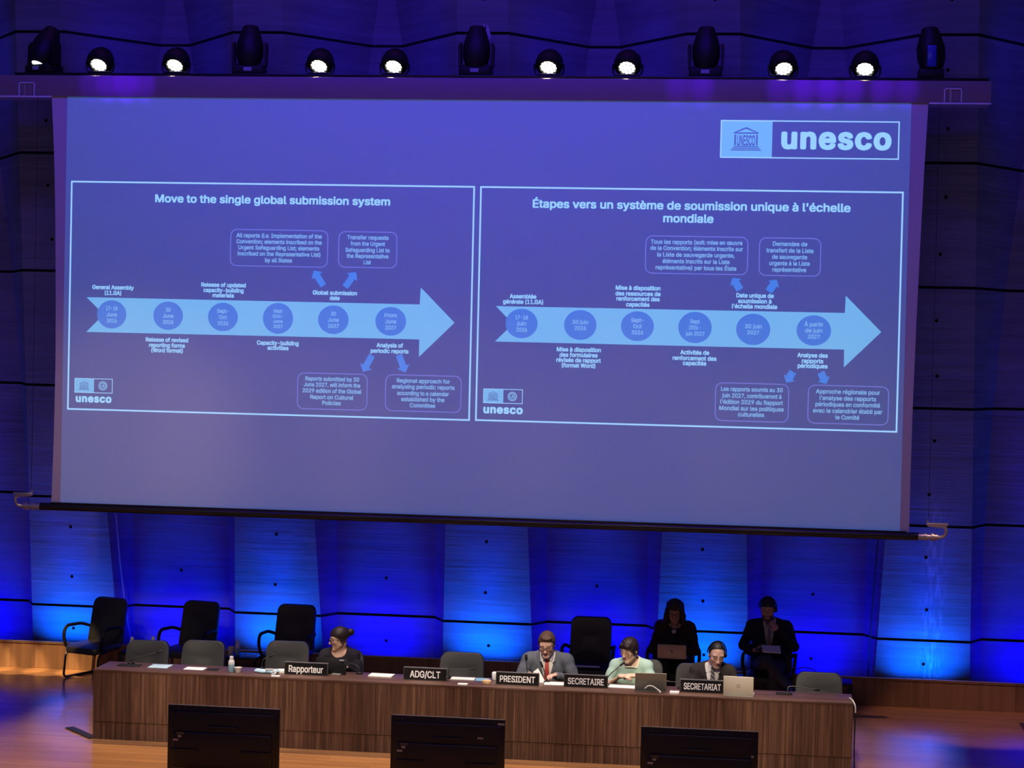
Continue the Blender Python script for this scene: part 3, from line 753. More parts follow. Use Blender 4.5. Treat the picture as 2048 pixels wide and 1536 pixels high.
# case above, weighted bar below
X0 = P(-26, 170, 1.98).x - SO.x; X1 = P(1983, 185, 1.98).x - SO.x
zc0 = P(1000, 199.5, 1.98).z - SO.z; zc1 = P(1000, 156, 1.98).z - SO.z
b = MB(); b.box((X0, -0.02, zc0), (X1, 0.36, zc1), 'case_white', 0.006)
case = b.build('screen_case', scr)
for xa, xb in ((X0, P(103, 192, 1.98).x - SO.x), (P(1858, 207, 1.98).x - SO.x, X1)):
    b = MB(); b.box((xa, -0.032, zc0 - 0.008), (xb, 0.02, zc0 + 0.004), 'lip', 0.002); b.build('white_lip_highlight', case)  # bright strips paint in the highlight along the case's lower edge
for px, py in ((54, 178), (1906, 193)):
    p = P(px, py, 1.98) - SO; b = MB()
    b.tube(round_path([(p.x - 0.085, -0.028, zc0 + 0.01), (p.x - 0.085, -0.028, zc0 + 0.145), (p.x + 0.085, -0.028, zc0 + 0.145), (p.x + 0.085, -0.028, zc0 + 0.01)], 0.02), 0.006, 'lip', 6)
    b.box((p.x - 0.032, -0.026, zc0 + 0.01), (p.x - 0.018, -0.018, zc0 + 0.14), 'steel')
    b.box((p.x + 0.02, -0.026, zc0 + 0.02), (p.x + 0.06, -0.018, zc0 + 0.10), 'case_white')
    b.build('case_bracket', case)
pa = P(81, 1013.4, YS) - SO; pb = P(1836, 1072.5, YS) - SO
zb = (pa.z + pb.z) / 2
b = MB(); b.tube([(pa.x, 0.0, zb), (pb.x, 0.0, zb)], 0.042, 'bar_black', 24)
bar = b.build('bottom_bar', scr)
b = MB(); b.box((pa.x + 0.12, -0.030, zb + 0.030), (pb.x - 0.12, 0.03, zb + 0.052), 'bar_black', 0.004); b.build('hem_clamp', scr)
for sx, px in ((-1, pa.x), (1, pb.x)):
    b = MB(); d = sx
    b.lathe([(0.034, 0), (0.034, 0.06), (0.044, 0.062), (0.044, 0.085), (0.030, 0.087), (0.030, 0.13), (0.046, 0.132), (0.046, 0.16), (0.033, 0.162), (0.033, 0.20)], 'steel', (px, 0, zb), 18, (d, 0, 0))
    b.tube(round_path([(px + d * 0.20, 0, zb), (px + d * 0.27, -0.01, zb + 0.01), (px + d * 0.29, -0.02, zb + 0.11), (px + d * 0.10, -0.02, zb + 0.125)], 0.05), 0.019, 'steel', 10)
    b.box((px + d * 0.19 - 0.11, -0.04, zb + 0.118), (px + d * 0.19 + 0.11, 0.0, zb + 0.15), 'steel', 0.005)
    b.tube([(px + d * 0.09, -0.02, zb + 0.13), (px + d * 0.09, -0.02, zb + 0.18)], 0.014, 'steel', 8)
    b.build('tension_bracket', scr)
# thin steel line from each tension bracket up to the case
for px in (pa.x - 0.10, pb.x + 0.10):
    b = MB(); b.tube([(px, -0.02, zb + 0.14), (px, -0.02, zc0 + 0.02)], 0.0022, 'cable_black', 6); b.build('tension_line', scr)

# ================================================================== stage lights on the screen case
zt = SO.z + zc1
b = MB(); b.box((SO.x + X0 + 0.3, 2.02, zt), (SO.x + X1 - 0.02, 2.34, zt + 0.035), 'black_metal', 0.004)
setp(b.build('lighting_rail'), 'long black mounting rail lying along the top of the screen case', 'rail')
zr = zt + 0.035
def make_par(label):
    t = thing('par_light', label, 'stage light', (0, 0, 0), 0, 'round stage lamps on the screen case')
    b = MB(); b.box((-0.10, -0.09, 0), (0.10, 0.09, 0.022), 'black_metal', 0.006); b.build('base', t)
    b = MB()
    b.tube(round_path([(-0.135, 0, 0.02), (-0.155, 0, 0.06), (-0.155, 0, 0.13)], 0.03), 0.010, 'black_metal', 8)
    b.tube(round_path([(0.135, 0, 0.02), (0.155, 0, 0.06), (0.155, 0, 0.13)], 0.03), 0.010, 'black_metal', 8)
    b.tube([(-0.135, 0, 0.02), (0.135, 0, 0.02)], 0.010, 'black_metal', 8)
    b.build('yoke', t)
    ax = Vector((-0.06, -0.66, -0.75)).normalized(); c = Vector((0, 0.0, 0.135))
    b = MB(); b.lathe([(0.05, -0.135), (0.10, -0.125), (0.135, -0.07), (0.148, 0.0), (0.142, 0.045), (0.118, 0.07), (0.092, 0.07), (0.088, 0.055)], 'black_plastic', c, 28, ax)
    h = b.build('head', t)
    b = MB(); b.lathe([(0.088, 0.050), (0.088, 0.054)], 'black_plastic', c, 28, ax)
    q = Vector((0, 0, 1)).rotation_difference(ax)
    for (r, n) in ((0.0, 1), (0.035, 6), (0.068, 12)):
        for i in range(n):
            a = 2 * PI * (i + 0.5 * (r > 0.05)) / n
            p = c + q @ Vector((r * math.cos(a), r * math.sin(a), 0.052))
            b.lathe([(0.0175, 0), (0.0175, 0.006), (0.014, 0.010), (0.005, 0.012)], 'lens_white', p, 12, ax)
    l = b.build('lens', h); l['label'] = 'glowing white cluster of small lenses'
    return t
par_px = [(200, 'leftmost round lit lamp on the screen case, beside the tilted moving head'),
          (352, 'round lit lamp second from the left end of the screen case'),
          (640, 'round lit lamp just right of the second moving head on the case'),
          (789, 'round lit lamp left of the middle moving head on the case'),
          (1098, 'round lit lamp just right of the middle moving head on the case'),
          (1255, 'round lit lamp left of the fourth moving head on the case'),
          (1566, 'round lit lamp just right of the fourth moving head, turned slightly aside'),
          (1730, 'rightmost round lit lamp on the case, beside the moving head with the painted blue reflection')]
par0 = make_par(par_px[0][1])
for i, (px, lab) in enumerate(par_px):
    x = P(px, 150, 2.11).x
    o = par0 if i == 0 else copy_tree(par0, (0, 0, 0), 0, lab)
    o.location = (x, 2.11, zr); o.rotation_euler = (0, 0, rad(14 if px == 1566 else 0))
    spot('par_beam_light', (x - 0.01, 1.96, zr + 0.04), (x, -3.0, 0.0), 760, (1.0, 0.70, 0.42), 58, 0.7, 0.06)

def make_head(label, tilt=0.0, lit=False, side=False, pan=0.0):
    t = thing('moving_head_light', label, 'stage light', (0, 0, 0), pan, 'moving head lamps on the screen case')
    b = MB(); b.box((-0.17, -0.13, 0.0), (0.17, 0.13, 0.10), 'black_plastic', 0.02, seg=3); b.build('base', t)
    b = MB(); b.box((-0.045, -0.136, 0.035), (0.045, -0.128, 0.075), 'sticker', 0.002); b.build('display', t)
    b = MB()
    for s in (-1, 1):
        b.prism([(s * 0.155, -0.07, 0.10), (s * 0.155, 0.07, 0.10), (s * 0.165, 0.055, 0.32), (s * 0.155, 0.02, 0.36), (s * 0.155, -0.02, 0.36), (s * 0.165, -0.055, 0.32)], 'black_plastic', (s * 0.028, 0, 0))
    b.box((-0.17, -0.07, 0.095), (0.17, 0.07, 0.125), 'black_plastic', 0.01)
    b.build('yoke', t)
    c = Vector((0, 0, 0.27)); ax = Vector((0, -math.cos(tilt), -math.sin(tilt)))
    b = MB(); b.lathe([(0.062, -0.272), (0.082, -0.262), (0.118, -0.16), (0.146, -0.06), (0.144, 0.06), (0.120, 0.14), (0.092, 0.19), (0.080, 0.20), (0.074, 0.185)], 'black_plastic', c, 24, ax)
    h = b.build('head', t)
    b = MB(); b.lathe([(0.074, 0.180), (0.072, 0.192), (0.05, 0.202), (0.01, 0.206)], 'lens_blue' if lit else 'chrome', c, 20, ax); b.build('lens', h)
    return t
heads = [(88, make_head('leftmost moving head lamp, tilted down with its small lens lit', rad(62), True, pan=rad(-24))),
         (499, make_head('dark moving head lamp second from the left on the screen case', rad(82), False, pan=rad(5))),
         (952, make_head('dark middle moving head lamp on the case with a tag hanging beside it', rad(84), False)),
         (1411, make_head('dark moving head lamp fourth from the left on the screen case', rad(84), False)),
         (1861, make_head('rightmost moving head lamp seen edge on, its deep blue reflection painted on', rad(86), False, pan=rad(88)))]
for px, o in heads: o.location = (P(px, 150, 2.19).x, 2.19, zr)
# deep blue reflection on the rightmost one's flank, put in as a coloured plate
hx = heads[4][1]
b = MB(); b.box((0.19, -0.045, 0.11), (0.205, 0.045, 0.33), 'blue_reflection', 0.006); o = b.build('flank_reflection', hx); o['label'] = 'deep blue reflection painted as a plate on the flank'; o.rotation_euler = (0, 0, rad(180))
# plastic tag by the middle lamp
p = P(971, 66, 2.40); b = MB()
b.prism([(p.x - 0.03, 2.42, p.z + 0.10), (p.x + 0.02, 2.42, p.z + 0.09), (p.x + 0.06, 2.42, p.z - 0.03), (p.x + 0.03, 2.42, p.z - 0.09), (p.x - 0.01, 2.42, p.z - 0.02)], 'sticker', (0, 0.006, 0))
b.tube([(p.x, 2.42, p.z + 0.09), (p.x - 0.02, 2.40, p.z - 0.12), (p.x - 0.02, 2.36, zr + 0.01)], 0.006, 'cable_black', 6)
setp(b.build('plastic_tag'), 'small pale plastic tag sticking up behind the middle moving head lamp', 'tag')

# ================================================================== cables on the wall
def rib_cable(pxs, label, m, r):
    pts = []
    for (px, py) in pxs:
        Y = 4.25
        for _ in range(10):
            p = P(px, py, Y); Y = 4.30 - 0.215 * p.z - 0.02
        pts.append((p.x, Y, p.z))
    b = MB(); b.tube(pts, r, m, 8); return setp(b.build('wall_cable'), label, 'cable')
rib_cable([(228, 1006), (233, 1040), (240, 1120), (250, 1205), (262, 1284)], 'thin pale cable running down the right edge of the concrete rib behind the leftmost chair', 'cable_violet', 0.009)
rib_cable([(1757, 1072), (1750, 1150), (1742, 1250), (1735, 1352)], 'thin dark cable down the left edge of the rib nearest the right end', 'cable_black', 0.008)

# ================================================================== desk
ZT = 0.69
DX0, DX1 = -6.515, 0.885
desk = thing('presidium_desk', 'long dark walnut desk with striped veneer front carrying five black nameplates', 'desk', ((DX0 + DX1) / 2, 0.0, 0.0))
ox = desk.location.x
b = MB(); b.box((DX0 - ox, 0.0, 0.176), (DX1 - ox, 0.035, ZT - 0.022), 'walnut'); b.build('front_panel', desk, smooth=0)
b = MB(); b.box((DX0 - ox, 0.006, 0.0), (DX1 - ox, 0.035, 0.170), 'walnut')
b.box((DX0 - ox + 0.01, 0.015, 0.168), (DX1 - ox - 0.01, 0.03, 0.178), 'joint'); b.build('plinth', desk, smooth=0)
b = MB(); b.box((DX0 - ox - 0.004, -0.004, ZT - 0.022), (DX1 - ox + 0.004, 0.50, ZT), 'walnut_top', 0.003); b.build('desk_top', desk)
for x0, x1 in ((DX0, DX0 + 0.035), (DX1 - 0.035, DX1)):
    b = MB(); b.box((x0 - ox, 0.035, 0.0), (x1 - ox, 0.49, ZT - 0.022), 'walnut'); b.build('side_panel', desk, smooth=0)

# ================================================================== chairs
def make_chair(label, high=True, arms=True, leather='leather', top=0.905, group=None):
    t = thing('conference_chair', label, 'chair', (0, 0, 0), 0, group)
    b = MB()
    def seatmap(v): return (v.x, v.z - 0.02 - 0.0, 0.365 - v.y * 1.0 - 0.03 * max(0, -v.z / 0.24) ** 2)
    b.pad(0.49, 0.48, 0.075, 0.08, leather, seatmap, front=(0, 0.15))
    b.build('seat', t)
    z0 = 0.34 if high else 0.36; h = top - z0
    def backmap(v):
        u = v.z / h + 0.5
        y = v.y + 0.20 + 0.10 * u + 0.35 * v.x * v.x * (0.6 if v.y < 0 else 0.5)
        if v.y < 0: y += (1.0 if high else 0.35) * (0.010 * math.exp(-((u - 0.60) / 0.09) ** 2) - 0.010 * math.exp(-((u - 0.35) / 0.2) ** 2))
        y -= 0.5 * (v.x * v.x)
        return (v.x, y, z0 + u * h - 0.012 * (v.x / 0.24) ** 2 * u)
    b = MB(); b.pad(0.485 if high else 0.475, h, 0.085 if high else 0.07, 0.075, leather, backmap, front=(0, 0.25), inner=8, taper=0.94)
    bk = b.build('backrest', t)
    if not high:
        w2, rr = 0.475 / 2 - 0.006, 0.075; pts = []
        for (sx, sz, a0) in ((1, 1, 0), (-1, 1, 90), (-1, -1, 180), (1, -1, 270)):
            for i in range(7):
                a = rad(a0 + 15 * i); x = sx * (w2 - rr) + rr * math.cos(a); z = sz * (h / 2 - 0.006 - rr) + rr * math.sin(a)
                x *= 1 + (0.94 - 1) * (0.5 + z / h); pts.append(backmap(Vector((x, -0.024, z))))
        b = MB(); b.tube(pts, 0.006, 'piping', 6, closed=True); b.build('piping', bk)
    if arms:
        for s in (-1, 1):
            b = MB()
            pth = round_path([(s * 0.235, 0.20, 0.56), (s * 0.285, 0.10, 0.60), (s * 0.29, -0.16, 0.60), (s * 0.285, -0.22, 0.50), (s * 0.255, -0.20, 0.365), (s * 0.21, -0.16, 0.345)], 0.09, 6)
            b.tube(pth, 0.019, 'black_plastic', 10); b.build('armrest', t)
    b = MB()
    for s in (-1, 1):
        b.tube(round_path([(s * 0.15, 0.12, 0.325), (s * 0.235, -0.05, 0.325), (s * 0.24, -0.22, 0.30), (s * 0.245, -0.25, 0.013), (s * 0.24, 0.27, 0.013), (0, 0.28, 0.013)], 0.06, 5), 0.013, 'black_metal', 8)
    b.tube([(-0.15, 0.12, 0.325), (0.15, 0.12, 0.325)], 0.013, 'black_metal', 8)
    b.build('sled_frame', t)
    return t
GB = 'high-back chairs against the wall'
back = [(-7.66, 3.36, -21, 'empty black leather armchair at the left end of the back row, turned sideways'),
        (-6.53, 3.36, -14, 'empty black leather armchair second in the back row, between two small tables'),
        (-5.37, 3.40, -6, 'empty black leather armchair in the back row left of the woman with the bun'),
        (-1.905, 3.36, 0, 'empty black armchair behind the man in the grey suit, paper strip on its seat'),
        (-0.955, 3.36, 2, 'black armchair under the long-haired person with the laptop on the lap'),
        (0.115, 3.36, -4, 'black armchair under the bearded man with crossed legs')]
ch0 = make_chair(back[0][3], True, True, 'leather', 0.905, GB)
for i, (x, y, a, lab) in enumerate(back):
    o = ch0 if i == 0 else copy_tree(ch0, (0, 0, 0), 0, lab)
    o.location = (x, y, 0); o.rotation_euler = (0, 0, rad(a))
GF = 'low-back chairs behind the desk'
front = [(-6.35, 0.98, 1, 'empty charcoal leather chair behind the left end of the desk'),
         (-5.80, 1.13, -1, 'empty charcoal chair second from the left end of the desk, behind the flat papers'),
         (-4.93, 1.33, 2, 'empty charcoal chair behind the desk, left of the Rapporteur nameplate'),
         (-4.235, 0.90, 8, 'charcoal chair under the woman with the bun'),
         (-3.04, 1.08, 0, 'empty charcoal chair behind the ADG/CLT nameplate'),
         (-2.20, 1.12, 4, 'charcoal chair under the man in the grey suit'),
         (-1.19, 1.13, 3, 'charcoal chair under the woman in the mint top'),
         (-0.60, 1.00, 2, 'charcoal chair under the man behind the SECRETARIAT nameplate'),
         (0.585, 0.78, -2, 'empty charcoal chair behind the right end of the desk')]
cf0 = make_chair(front[0][3], False, False, 'grey_leather', 0.80, GF)
for i, (x, y, a, lab) in enumerate(front):
    o = cf0 if i == 0 else copy_tree(cf0, (0, 0, 0), 0, lab)
    o.location = (x, y, 0); o.rotation_euler = (0, 0, rad(a))
b = MB(); b.box((-2.10, 3.135, 0.412), (-1.76, 3.17, 0.418), 'paper'); b.box((-2.10, 3.10, 0.4085), (-1.76, 3.18, 0.4122), 'paper')
setp(b.build('paper_sheet'), 'white paper lying at the front of the empty armchair seat behind the desk', 'paper')

# ================================================================== little tables of the back row
ZS = 0.345
def make_table(label, wd):
    t = thing('side_table', label, 'table', (0, 0, 0), 0, 'low black tables of the back row')
    b = MB(); b.box((-wd / 2, -0.19, ZS - 0.03), (wd / 2, 0.19, ZS), 'black_metal', 0.004); b.build('table_top', t)
    for sx in (-1, 1):
        for sy in (-1, 1):
            b = MB(); b.box((sx * (wd / 2 - 0.02) - 0.018, sy * 0.17 - 0.018, 0), (sx * (wd / 2 - 0.02) + 0.018, sy * 0.17 + 0.018, ZS - 0.03), 'black_metal', 0.003); b.build('leg', t)
    return t
for px, wd, lab in ((279, 0.38, 'low black table with two bottles, right of the leftmost armchair'), (490, 0.36, 'low black table with cup and bottle, left of the third armchair'),
                    (1463, 0.34, 'low black table between the two dark figures in the back row'), (1660, 0.50, 'low black table behind the chair at the right end of the desk')):
    x = P(px, 1300, 3.30).x; t = make_table(lab, wd); t.location = (x, 3.30, 0)

def make_bottle(label, dark=False, h=0.155, group=None):
    t = thing('bottle', label, 'bottle', (0, 0, 0), 0, group); k = h / 0.155
    if dark:
        b = MB(); b.lathe([(0.030, 0), (0.033, 0.006), (0.033, 0.10), (0.024, 0.118), (0.017, 0.124)], 'bottle_dark', n=18); b.build('body', t)
        b = MB(); b.lathe([(0.019, 0.124), (0.020, 0.126), (0.020, 0.152), (0.017, 0.155)], 'bottle_dark', n=18); b.build('cap', t)
        return t
    b = MB(); b.lathe([(0.028, 0), (0.031, 0.005), (0.031, 0.075 * k)], 'bottle_blue', n=18); b.lathe([(0.031, 0.0751 * k), (0.031, 0.10 * k), (0.024, 0.115 * k), (0.016, 0.122 * k)], 'bottle_white', n=18); b.build('body', t)
    b = MB(); b.lathe([(0.019, 0.122 * k), (0.0195, 0.124 * k), (0.0195, 0.148 * k), (0.016, 0.155 * k)], 'bottle_white', n=18); b.build('cap', t)
    return t
GW = 'pale water bottles'
def on_side(px): return (P(px, 1300, 3.28).x, 3.28, ZS)
bt = make_bottle('white and blue bottle on the small table beside the leftmost armchair', group=GW); bt.location = on_side(264)
for px, lab in ((305, 'white-capped bottle half hidden behind the first low chair back'),): copy_tree(bt, (P(px, 1300, 3.36).x, 3.38, ZS), 0, lab)
copy_tree(bt, on_side(475), 0, 'tall pale blue bottle on the small table beside a paper cup').scale = (0.9, 0.9, 1.12)
q = G(463.5, 1343, ZT); copy_tree(bt, (q.x, 0.20, ZT), 0, 'white and blue bottle standing on the desk beside a pale tub')
bd = make_bottle('dark bottle on the small table between the two dark figures', True); bd.location = (P(1458, 1320, 3.2).x, 3.22, ZS)
def make_cup(label, h, r, loc):
    b = MB(); b.lathe([(r * 0.72, 0), (r, h), (r * 1.08, h), (r * 1.08, h + 0.006), (r * 0.93, h + 0.004), (r * 0.70, 0.01)], 'cup', n=20)
    o = b.build('paper_cup'); o.location = loc; return setp(o, label, 'cup')
make_cup('white paper cup on the small table beside the tall pale bottle', 0.088, 0.036, on_side(462))
make_cup('low pale tub on the desk beside the white and blue bottle', 0.042, 0.036, (G(478, 1343, ZT).x, 0.20, ZT))
# small things lying on those tables
p = on_side(502); b = MB()
b.tube(round_path([(p[0] - 0.07, 3.22, ZS + 0.006), (p[0] - 0.02, 3.2, ZS + 0.03), (p[0] + 0.04, 3.22, ZS + 0.006), (p[0] + 0.10, 3.2, ZS + 0.035)], 0.03), 0.006, 'bottle_blue', 6)
b.box((p[0] - 0.06, 3.20, ZS), (p[0] + 0.10, 3.27, ZS + 0.006), 'bottle_blue')
setp(b.build('earphone_set'), 'small blue earphone set lying on the table near the third armchair', 'earphones')
b = MB(); p = on_side(1478); b.box((p[0] - 0.02, 3.16, ZS), (p[0] + 0.12, 3.26, ZS + 0.012), 'paper_blue', 0.002)  # blue slab stands in for the blue reflection on the tabletop
setp(b.build('notebook'), 'blue slab for the painted reflection on the small table beside the dark bottle', 'notebook')
b = MB(); x = P(1640, 1330, 3.4).x
b.tube([(x - 0.24 + 0.04 * i, 3.40 + 0.03 * math.sin(i), ZS + 0.02 + 0.05 * math.sin(i * 1.3) ** 2) for i in range(12)], 0.005, 'cable_black', 6)
b.tube([(x - 0.16 + 0.12 * math.cos(t * 0.45), 3.42, ZS + 0.06 + 0.055 * math.sin(t * 0.45)) for t in range(13)], 0.005, 'cable_black', 6)
setp(b.build('cable_coil'), 'loose black cable coil on the table behind the rightmost chair', 'cable')

# ================================================================== nameplates
def nameplate(text, x0, x1, yb, tw, cap):
    c = G((x0 + x1) / 2, yb, ZT); x = c.x; y = max(0.07, min(0.22, c.y))
    wd = P(x1, yb, y).x - P(x0, yb, y).x; h = 0.122
    t = thing('nameplate', 'black nameplate reading %s on the desk front edge' % text, 'nameplate', (x, y, ZT), 0, 'nameplates on the desk')
    b = MB(); b.box((-wd / 2, -0.006, 0), (wd / 2, 0.03, h), 'plate_rim', 0.002); b.box((-wd / 2 + 0.005, -0.008, 0.004), (wd / 2 - 0.005, -0.004, h - 0.006), 'plate_black'); b.build('plate', t)
    b = MB(); put_text(b, text, (0.0, -0.0095, (h - cap / 200.0) / 2 - 0.002), tw / 206.0, cap / 200.0, 'white_letters', 0.02); b.build('lettering', t, smooth=0, fix=False)
nameplate('Rapporteur', 572, 659, 1347, 71, 13.5)
nameplate('ADG/CLT', 808, 895, 1359, 62, 13.5)
nameplate('PRESIDENT', 991.5, 1078, 1370, 71, 12.5)
nameplate('SECRETAIRE', 1128, 1216, 1373.5, 72, 12.5)
nameplate('SECRETARIAT', 1359.5, 1449, 1385, 73, 12.5)

# ================================================================== things on the desk
def desk_at(px, py, y=None):
    c = G(px, py, ZT); return Vector((c.x, min(0.46, max(0.04, c.y)) if y is None else y, ZT))
def sheet(name, label, cat, px0, px1, py, depth, m, h=0.004, rz=0.0, y=None, tilt=0.0):
    c = desk_at((px0 + px1) / 2, py, y); wd = (px1 - px0) / 204.0
    b = MB(); b.box((-wd / 2, -depth / 2, 0), (wd / 2, depth / 2, h), m, min(0.001, h / 3))
    o = b.build(name); o.location = (c.x, c.y, ZT + 0.0005); o.rotation_euler = (tilt, 0, rad(rz)); return setp(o, label, cat)
sheet('folder', 'pale blue folder lying on the desk before the first low chair', 'folder', 300, 341, 1333, 0.21, 'pale_blue', 0.005)
sheet('paper_sheet', 'white papers lying on the desk before the second low chair', 'paper', 370, 411, 1337.5, 0.15, 'paper', 0.004)
sheet('desk_pad', 'dark flat pad on the desk beside the white papers, second seat', 'pad', 414, 438, 1339.5, 0.12, 'black_plastic', 0.004)
sheet('desk_pad', 'dark flat pad at the left end of the desk top', 'pad', 236, 282, 1331, 0.12, 'black_plastic', 0.006)
sheet('paper_sheet', 'stack of white papers on the desk right of the black monitor', 'paper', 739, 787, 1352, 0.16, 'paper', 0.013, -3)
sheet('paper_sheet', 'white papers beside the ADG/CLT nameplate', 'paper', 902, 950, 1358.5, 0.13, 'paper', 0.010)
sheet('paper_sheet', 'small folded white card at the desk edge near the ADG/CLT papers', 'paper', 921, 940, 1364, 0.07, 'paper', 0.012, 0, 0.05)
sheet('folder', 'blue folder on the desk left of the wooden gavel block', 'folder', 951, 977, 1360, 0.16, 'paper_blue', 0.006)
sheet('paper_sheet', 'open white papers between the PRESIDENT and SECRETAIRE nameplates', 'paper', 1089, 1128, 1368, 0.16, 'paper', 0.008, 2)
sheet('paper_sheet', 'white papers before the woman in mint, right of the SECRETAIRE plate', 'paper', 1218, 1280, 1374, 0.15, 'paper', 0.006, -2)
sheet('paper_card', 'small white card left of the SECRETARIAT nameplate', 'card', 1342, 1360, 1379, 0.06, 'paper', 0.02, 0, 0.10)
sheet('paper_card', 'small white card at the desk edge left of the Rapporteur plate', 'card', 546, 563, 1351, 0.05, 'paper', 0.008, 0, 0.05)
sheet('desk_pad', 'dark flat pad under the bent microphone at the right end', 'pad', 1552, 1584, 1388, 0.10, 'black_plastic', 0.008)
# crumpled pale blue cloth with white paper
c = desk_at(540, 1344, 0.20); b = MB()
for i, (dx, dy, r) in enumerate(((-0.10, 0.02, 0.035), (-0.05, 0.0, 0.04), (0.0, 0.02, 0.042), (0.05, -0.01, 0.034), (0.07, 0.04, 0.03))):
    b.ball((dx, dy, 0.018), (r * 1.3, r, 0.024), 'pale_blue', 12)
b.tube(round_path([(-0.02, -0.02, 0.04), (0.06, -0.03, 0.05), (0.10, -0.05, 0.01), (0.06, -0.09, 0.006)], 0.03), 0.008, 'cable_white', 6)
o = b.build('folded_cloth'); o.location = c; setp(o, 'crumpled pale blue cloth left of the Rapporteur nameplate', 'cloth')
sheet('paper_sheet', 'crumpled white paper tucked against the Rapporteur nameplate', 'paper', 558, 574, 1343, 0.12, 'paper', 0.025, 12, 0.30)
b = MB(); b.prism([P(1066, 1344, 0.43), P(1076, 1336.5, 0.44), P(1092, 1366, 0.38), P(1077, 1369, 0.36)], 'paper', (0, 0.003, 0.0))
setp(b.build('paper_sheet'), 'white paper held upright behind the right end of the PRESIDENT nameplate', 'paper')
# gavel block
c = desk_at(981.5, 1358, 0.17); b = MB(); b.lathe([(0.040, 0), (0.045, 0.005), (0.045, 0.03), (0.040, 0.036)], 'wood_block', n=24)
o = b.build('gavel_block'); o.location = c; setp(o, 'round pale wooden gavel block left of the PRESIDENT nameplate', 'gavel block')
c = desk_at(1001, 1345, 0.40); b = MB(); b.lathe([(0.018, 0), (0.024, 0.01), (0.028, 0.06), (0.024, 0.075), (0.012, 0.082)], 'bottle_white', n=18)
o = b.build('paper_cup'); o.location = c; setp(o, 'small white cup behind the PRESIDENT nameplate', 'cup')

# black monitor of the rapporteur, seen from behind
c = desk_at(665, 1346, 0.34)
t = thing('desk_monitor', 'slim black monitor seen from behind before the woman with the bun', 'monitor', (c.x, 0.34, ZT), rad(-6))
b = MB(); b.box((-0.165, -0.006, 0.0), (0.155, 0.010, 0.152), 'black_plastic', 0.004, rot=(rad(-8), rad(1.5), 0)); b.build('display', t)
b = MB(); b.box((0.09, -0.026, 0.135), (0.135, -0.012, 0.15), 'sticker'); b.build('label_strip', t)['label'] = 'pale strip on the top edge'
b = MB(); b.box((0.02, -0.07, 0.0), (0.11, 0.06, 0.012), 'steel', 0.003); b.box((0.045, -0.02, 0.01), (0.085, 0.0, 0.05), 'black_plastic', 0.003); b.build('foot', t)

def make_laptop(label, m, wd, h, tilt, markm=None, mark='disc', kb=True):
    t = thing('laptop', label, 'laptop')
    b = MB(); b.box((-wd / 2, 0.0, 0), (wd / 2, 0.21, 0.014), m, 0.003)
    b.box((-wd / 2 + 0.02, 0.02, 0.0141), (wd / 2 - 0.02, 0.12, 0.0155), 'key_dark'); b.build('keyboard_base', t)
    b = MB(); b.box((-wd / 2, -0.004, 0), (wd / 2, 0.004, h), m, 0.003)
    b.box((-wd / 2 + 0.008, 0.0041, 0.012), (wd / 2 - 0.008, 0.0046, h - 0.008), 'key_dark')
    l = b.build('lid', t); l.location = (0, 0.0, 0.012); l.rotation_euler = (tilt, 0, 0)
    if markm:
        b = MB(); b.lathe([(0.017, 0), (0.017, 0.0012)], markm, (0, -0.0045, h * 0.50), 20, (0, -1, 0))
        b.lathe([(0.011, 0), (0.011, 0.0014)], m, (0, -0.0045, h * 0.50), 16, (0, -1, 0)) if mark == 'ring' else None
        b.build('lid_mark', l)
    return t
t = make_laptop('grey laptop seen from behind before the woman in mint', 'laptop_grey', 0.30, 0.19, rad(22)); c = desk_at(1302, 1380); t.location = (c.x, 0.15, ZT); t.rotation_euler = (0, 0, rad(4))
t = make_laptop('pale silver laptop right of the SECRETARIAT nameplate', 'laptop_silver', 0.285, 0.186, rad(8), 'grey_mark', 'ring'); c = desk_at(1477, 1387); t.location = (c.x, 0.08, ZT); t.rotation_euler = (0, 0, rad(-3))
LAP_BACK = make_laptop('tan-grey laptop on the lap of the long-haired person', 'laptop_tan', 0.315, 0.155, rad(14), 'grey_mark')

# gooseneck microphones
def mic(label, pts, base=True, hr=0.011, m='cable_black', g='gooseneck microphones on the desk'):
    p0 = Vector(pts[0])
    t = thing('microphone', label, 'microphone', (p0.x, p0.y, ZT), 0, g)
    loc = [Vector(p) - Vector((p0.x, p0.y, ZT)) for p in pts]
    b = MB(); b.lathe([(0.035, 0), (0.035, 0.012), (0.014, 0.02), (0.010, 0.03)], 'black_plastic', n=16); b.build('base', t)
    b = MB(); b.tube(round_path([(0, 0, 0.02)] + loc[1:], 0.05), 0.0048, m, 8); b.build('stem', t)
    d = (loc[-1] - loc[-2]).normalized()
    b = MB(); b.lathe([(hr * 0.6, -0.02), (hr, -0.01), (hr, 0.03), (hr * 0.6, 0.042)], 'black_plastic', loc[-1], 12, d); b.build('head', t)
def pt(px, py, y): p = P(px, py, y); return (p.x, y, p.z)
mic('thin microphone crossing the back of the leftmost low chair', [pt(262, 1326, 0.40), pt(264, 1317, 0.40), pt(290, 1311, 0.42), pt(316, 1304, 0.44)])
mic('short microphone before the third low chair, left of the Rapporteur plate', [pt(524, 1335, 0.42), pt(525, 1319, 0.42), pt(533, 1316, 0.43), pt(541, 1312.5, 0.44)])
mic('curved microphone arching right behind the black monitor', [pt(719, 1348, 0.40), pt(718.5, 1336, 0.40), pt(711, 1329, 0.42), pt(684, 1324, 0.46)])
mic('low microphone lying across the chair back behind ADG/CLT', [pt(896, 1352, 0.40), pt(897, 1339, 0.40), pt(920, 1338.5, 0.42), pt(941, 1338, 0.44)])
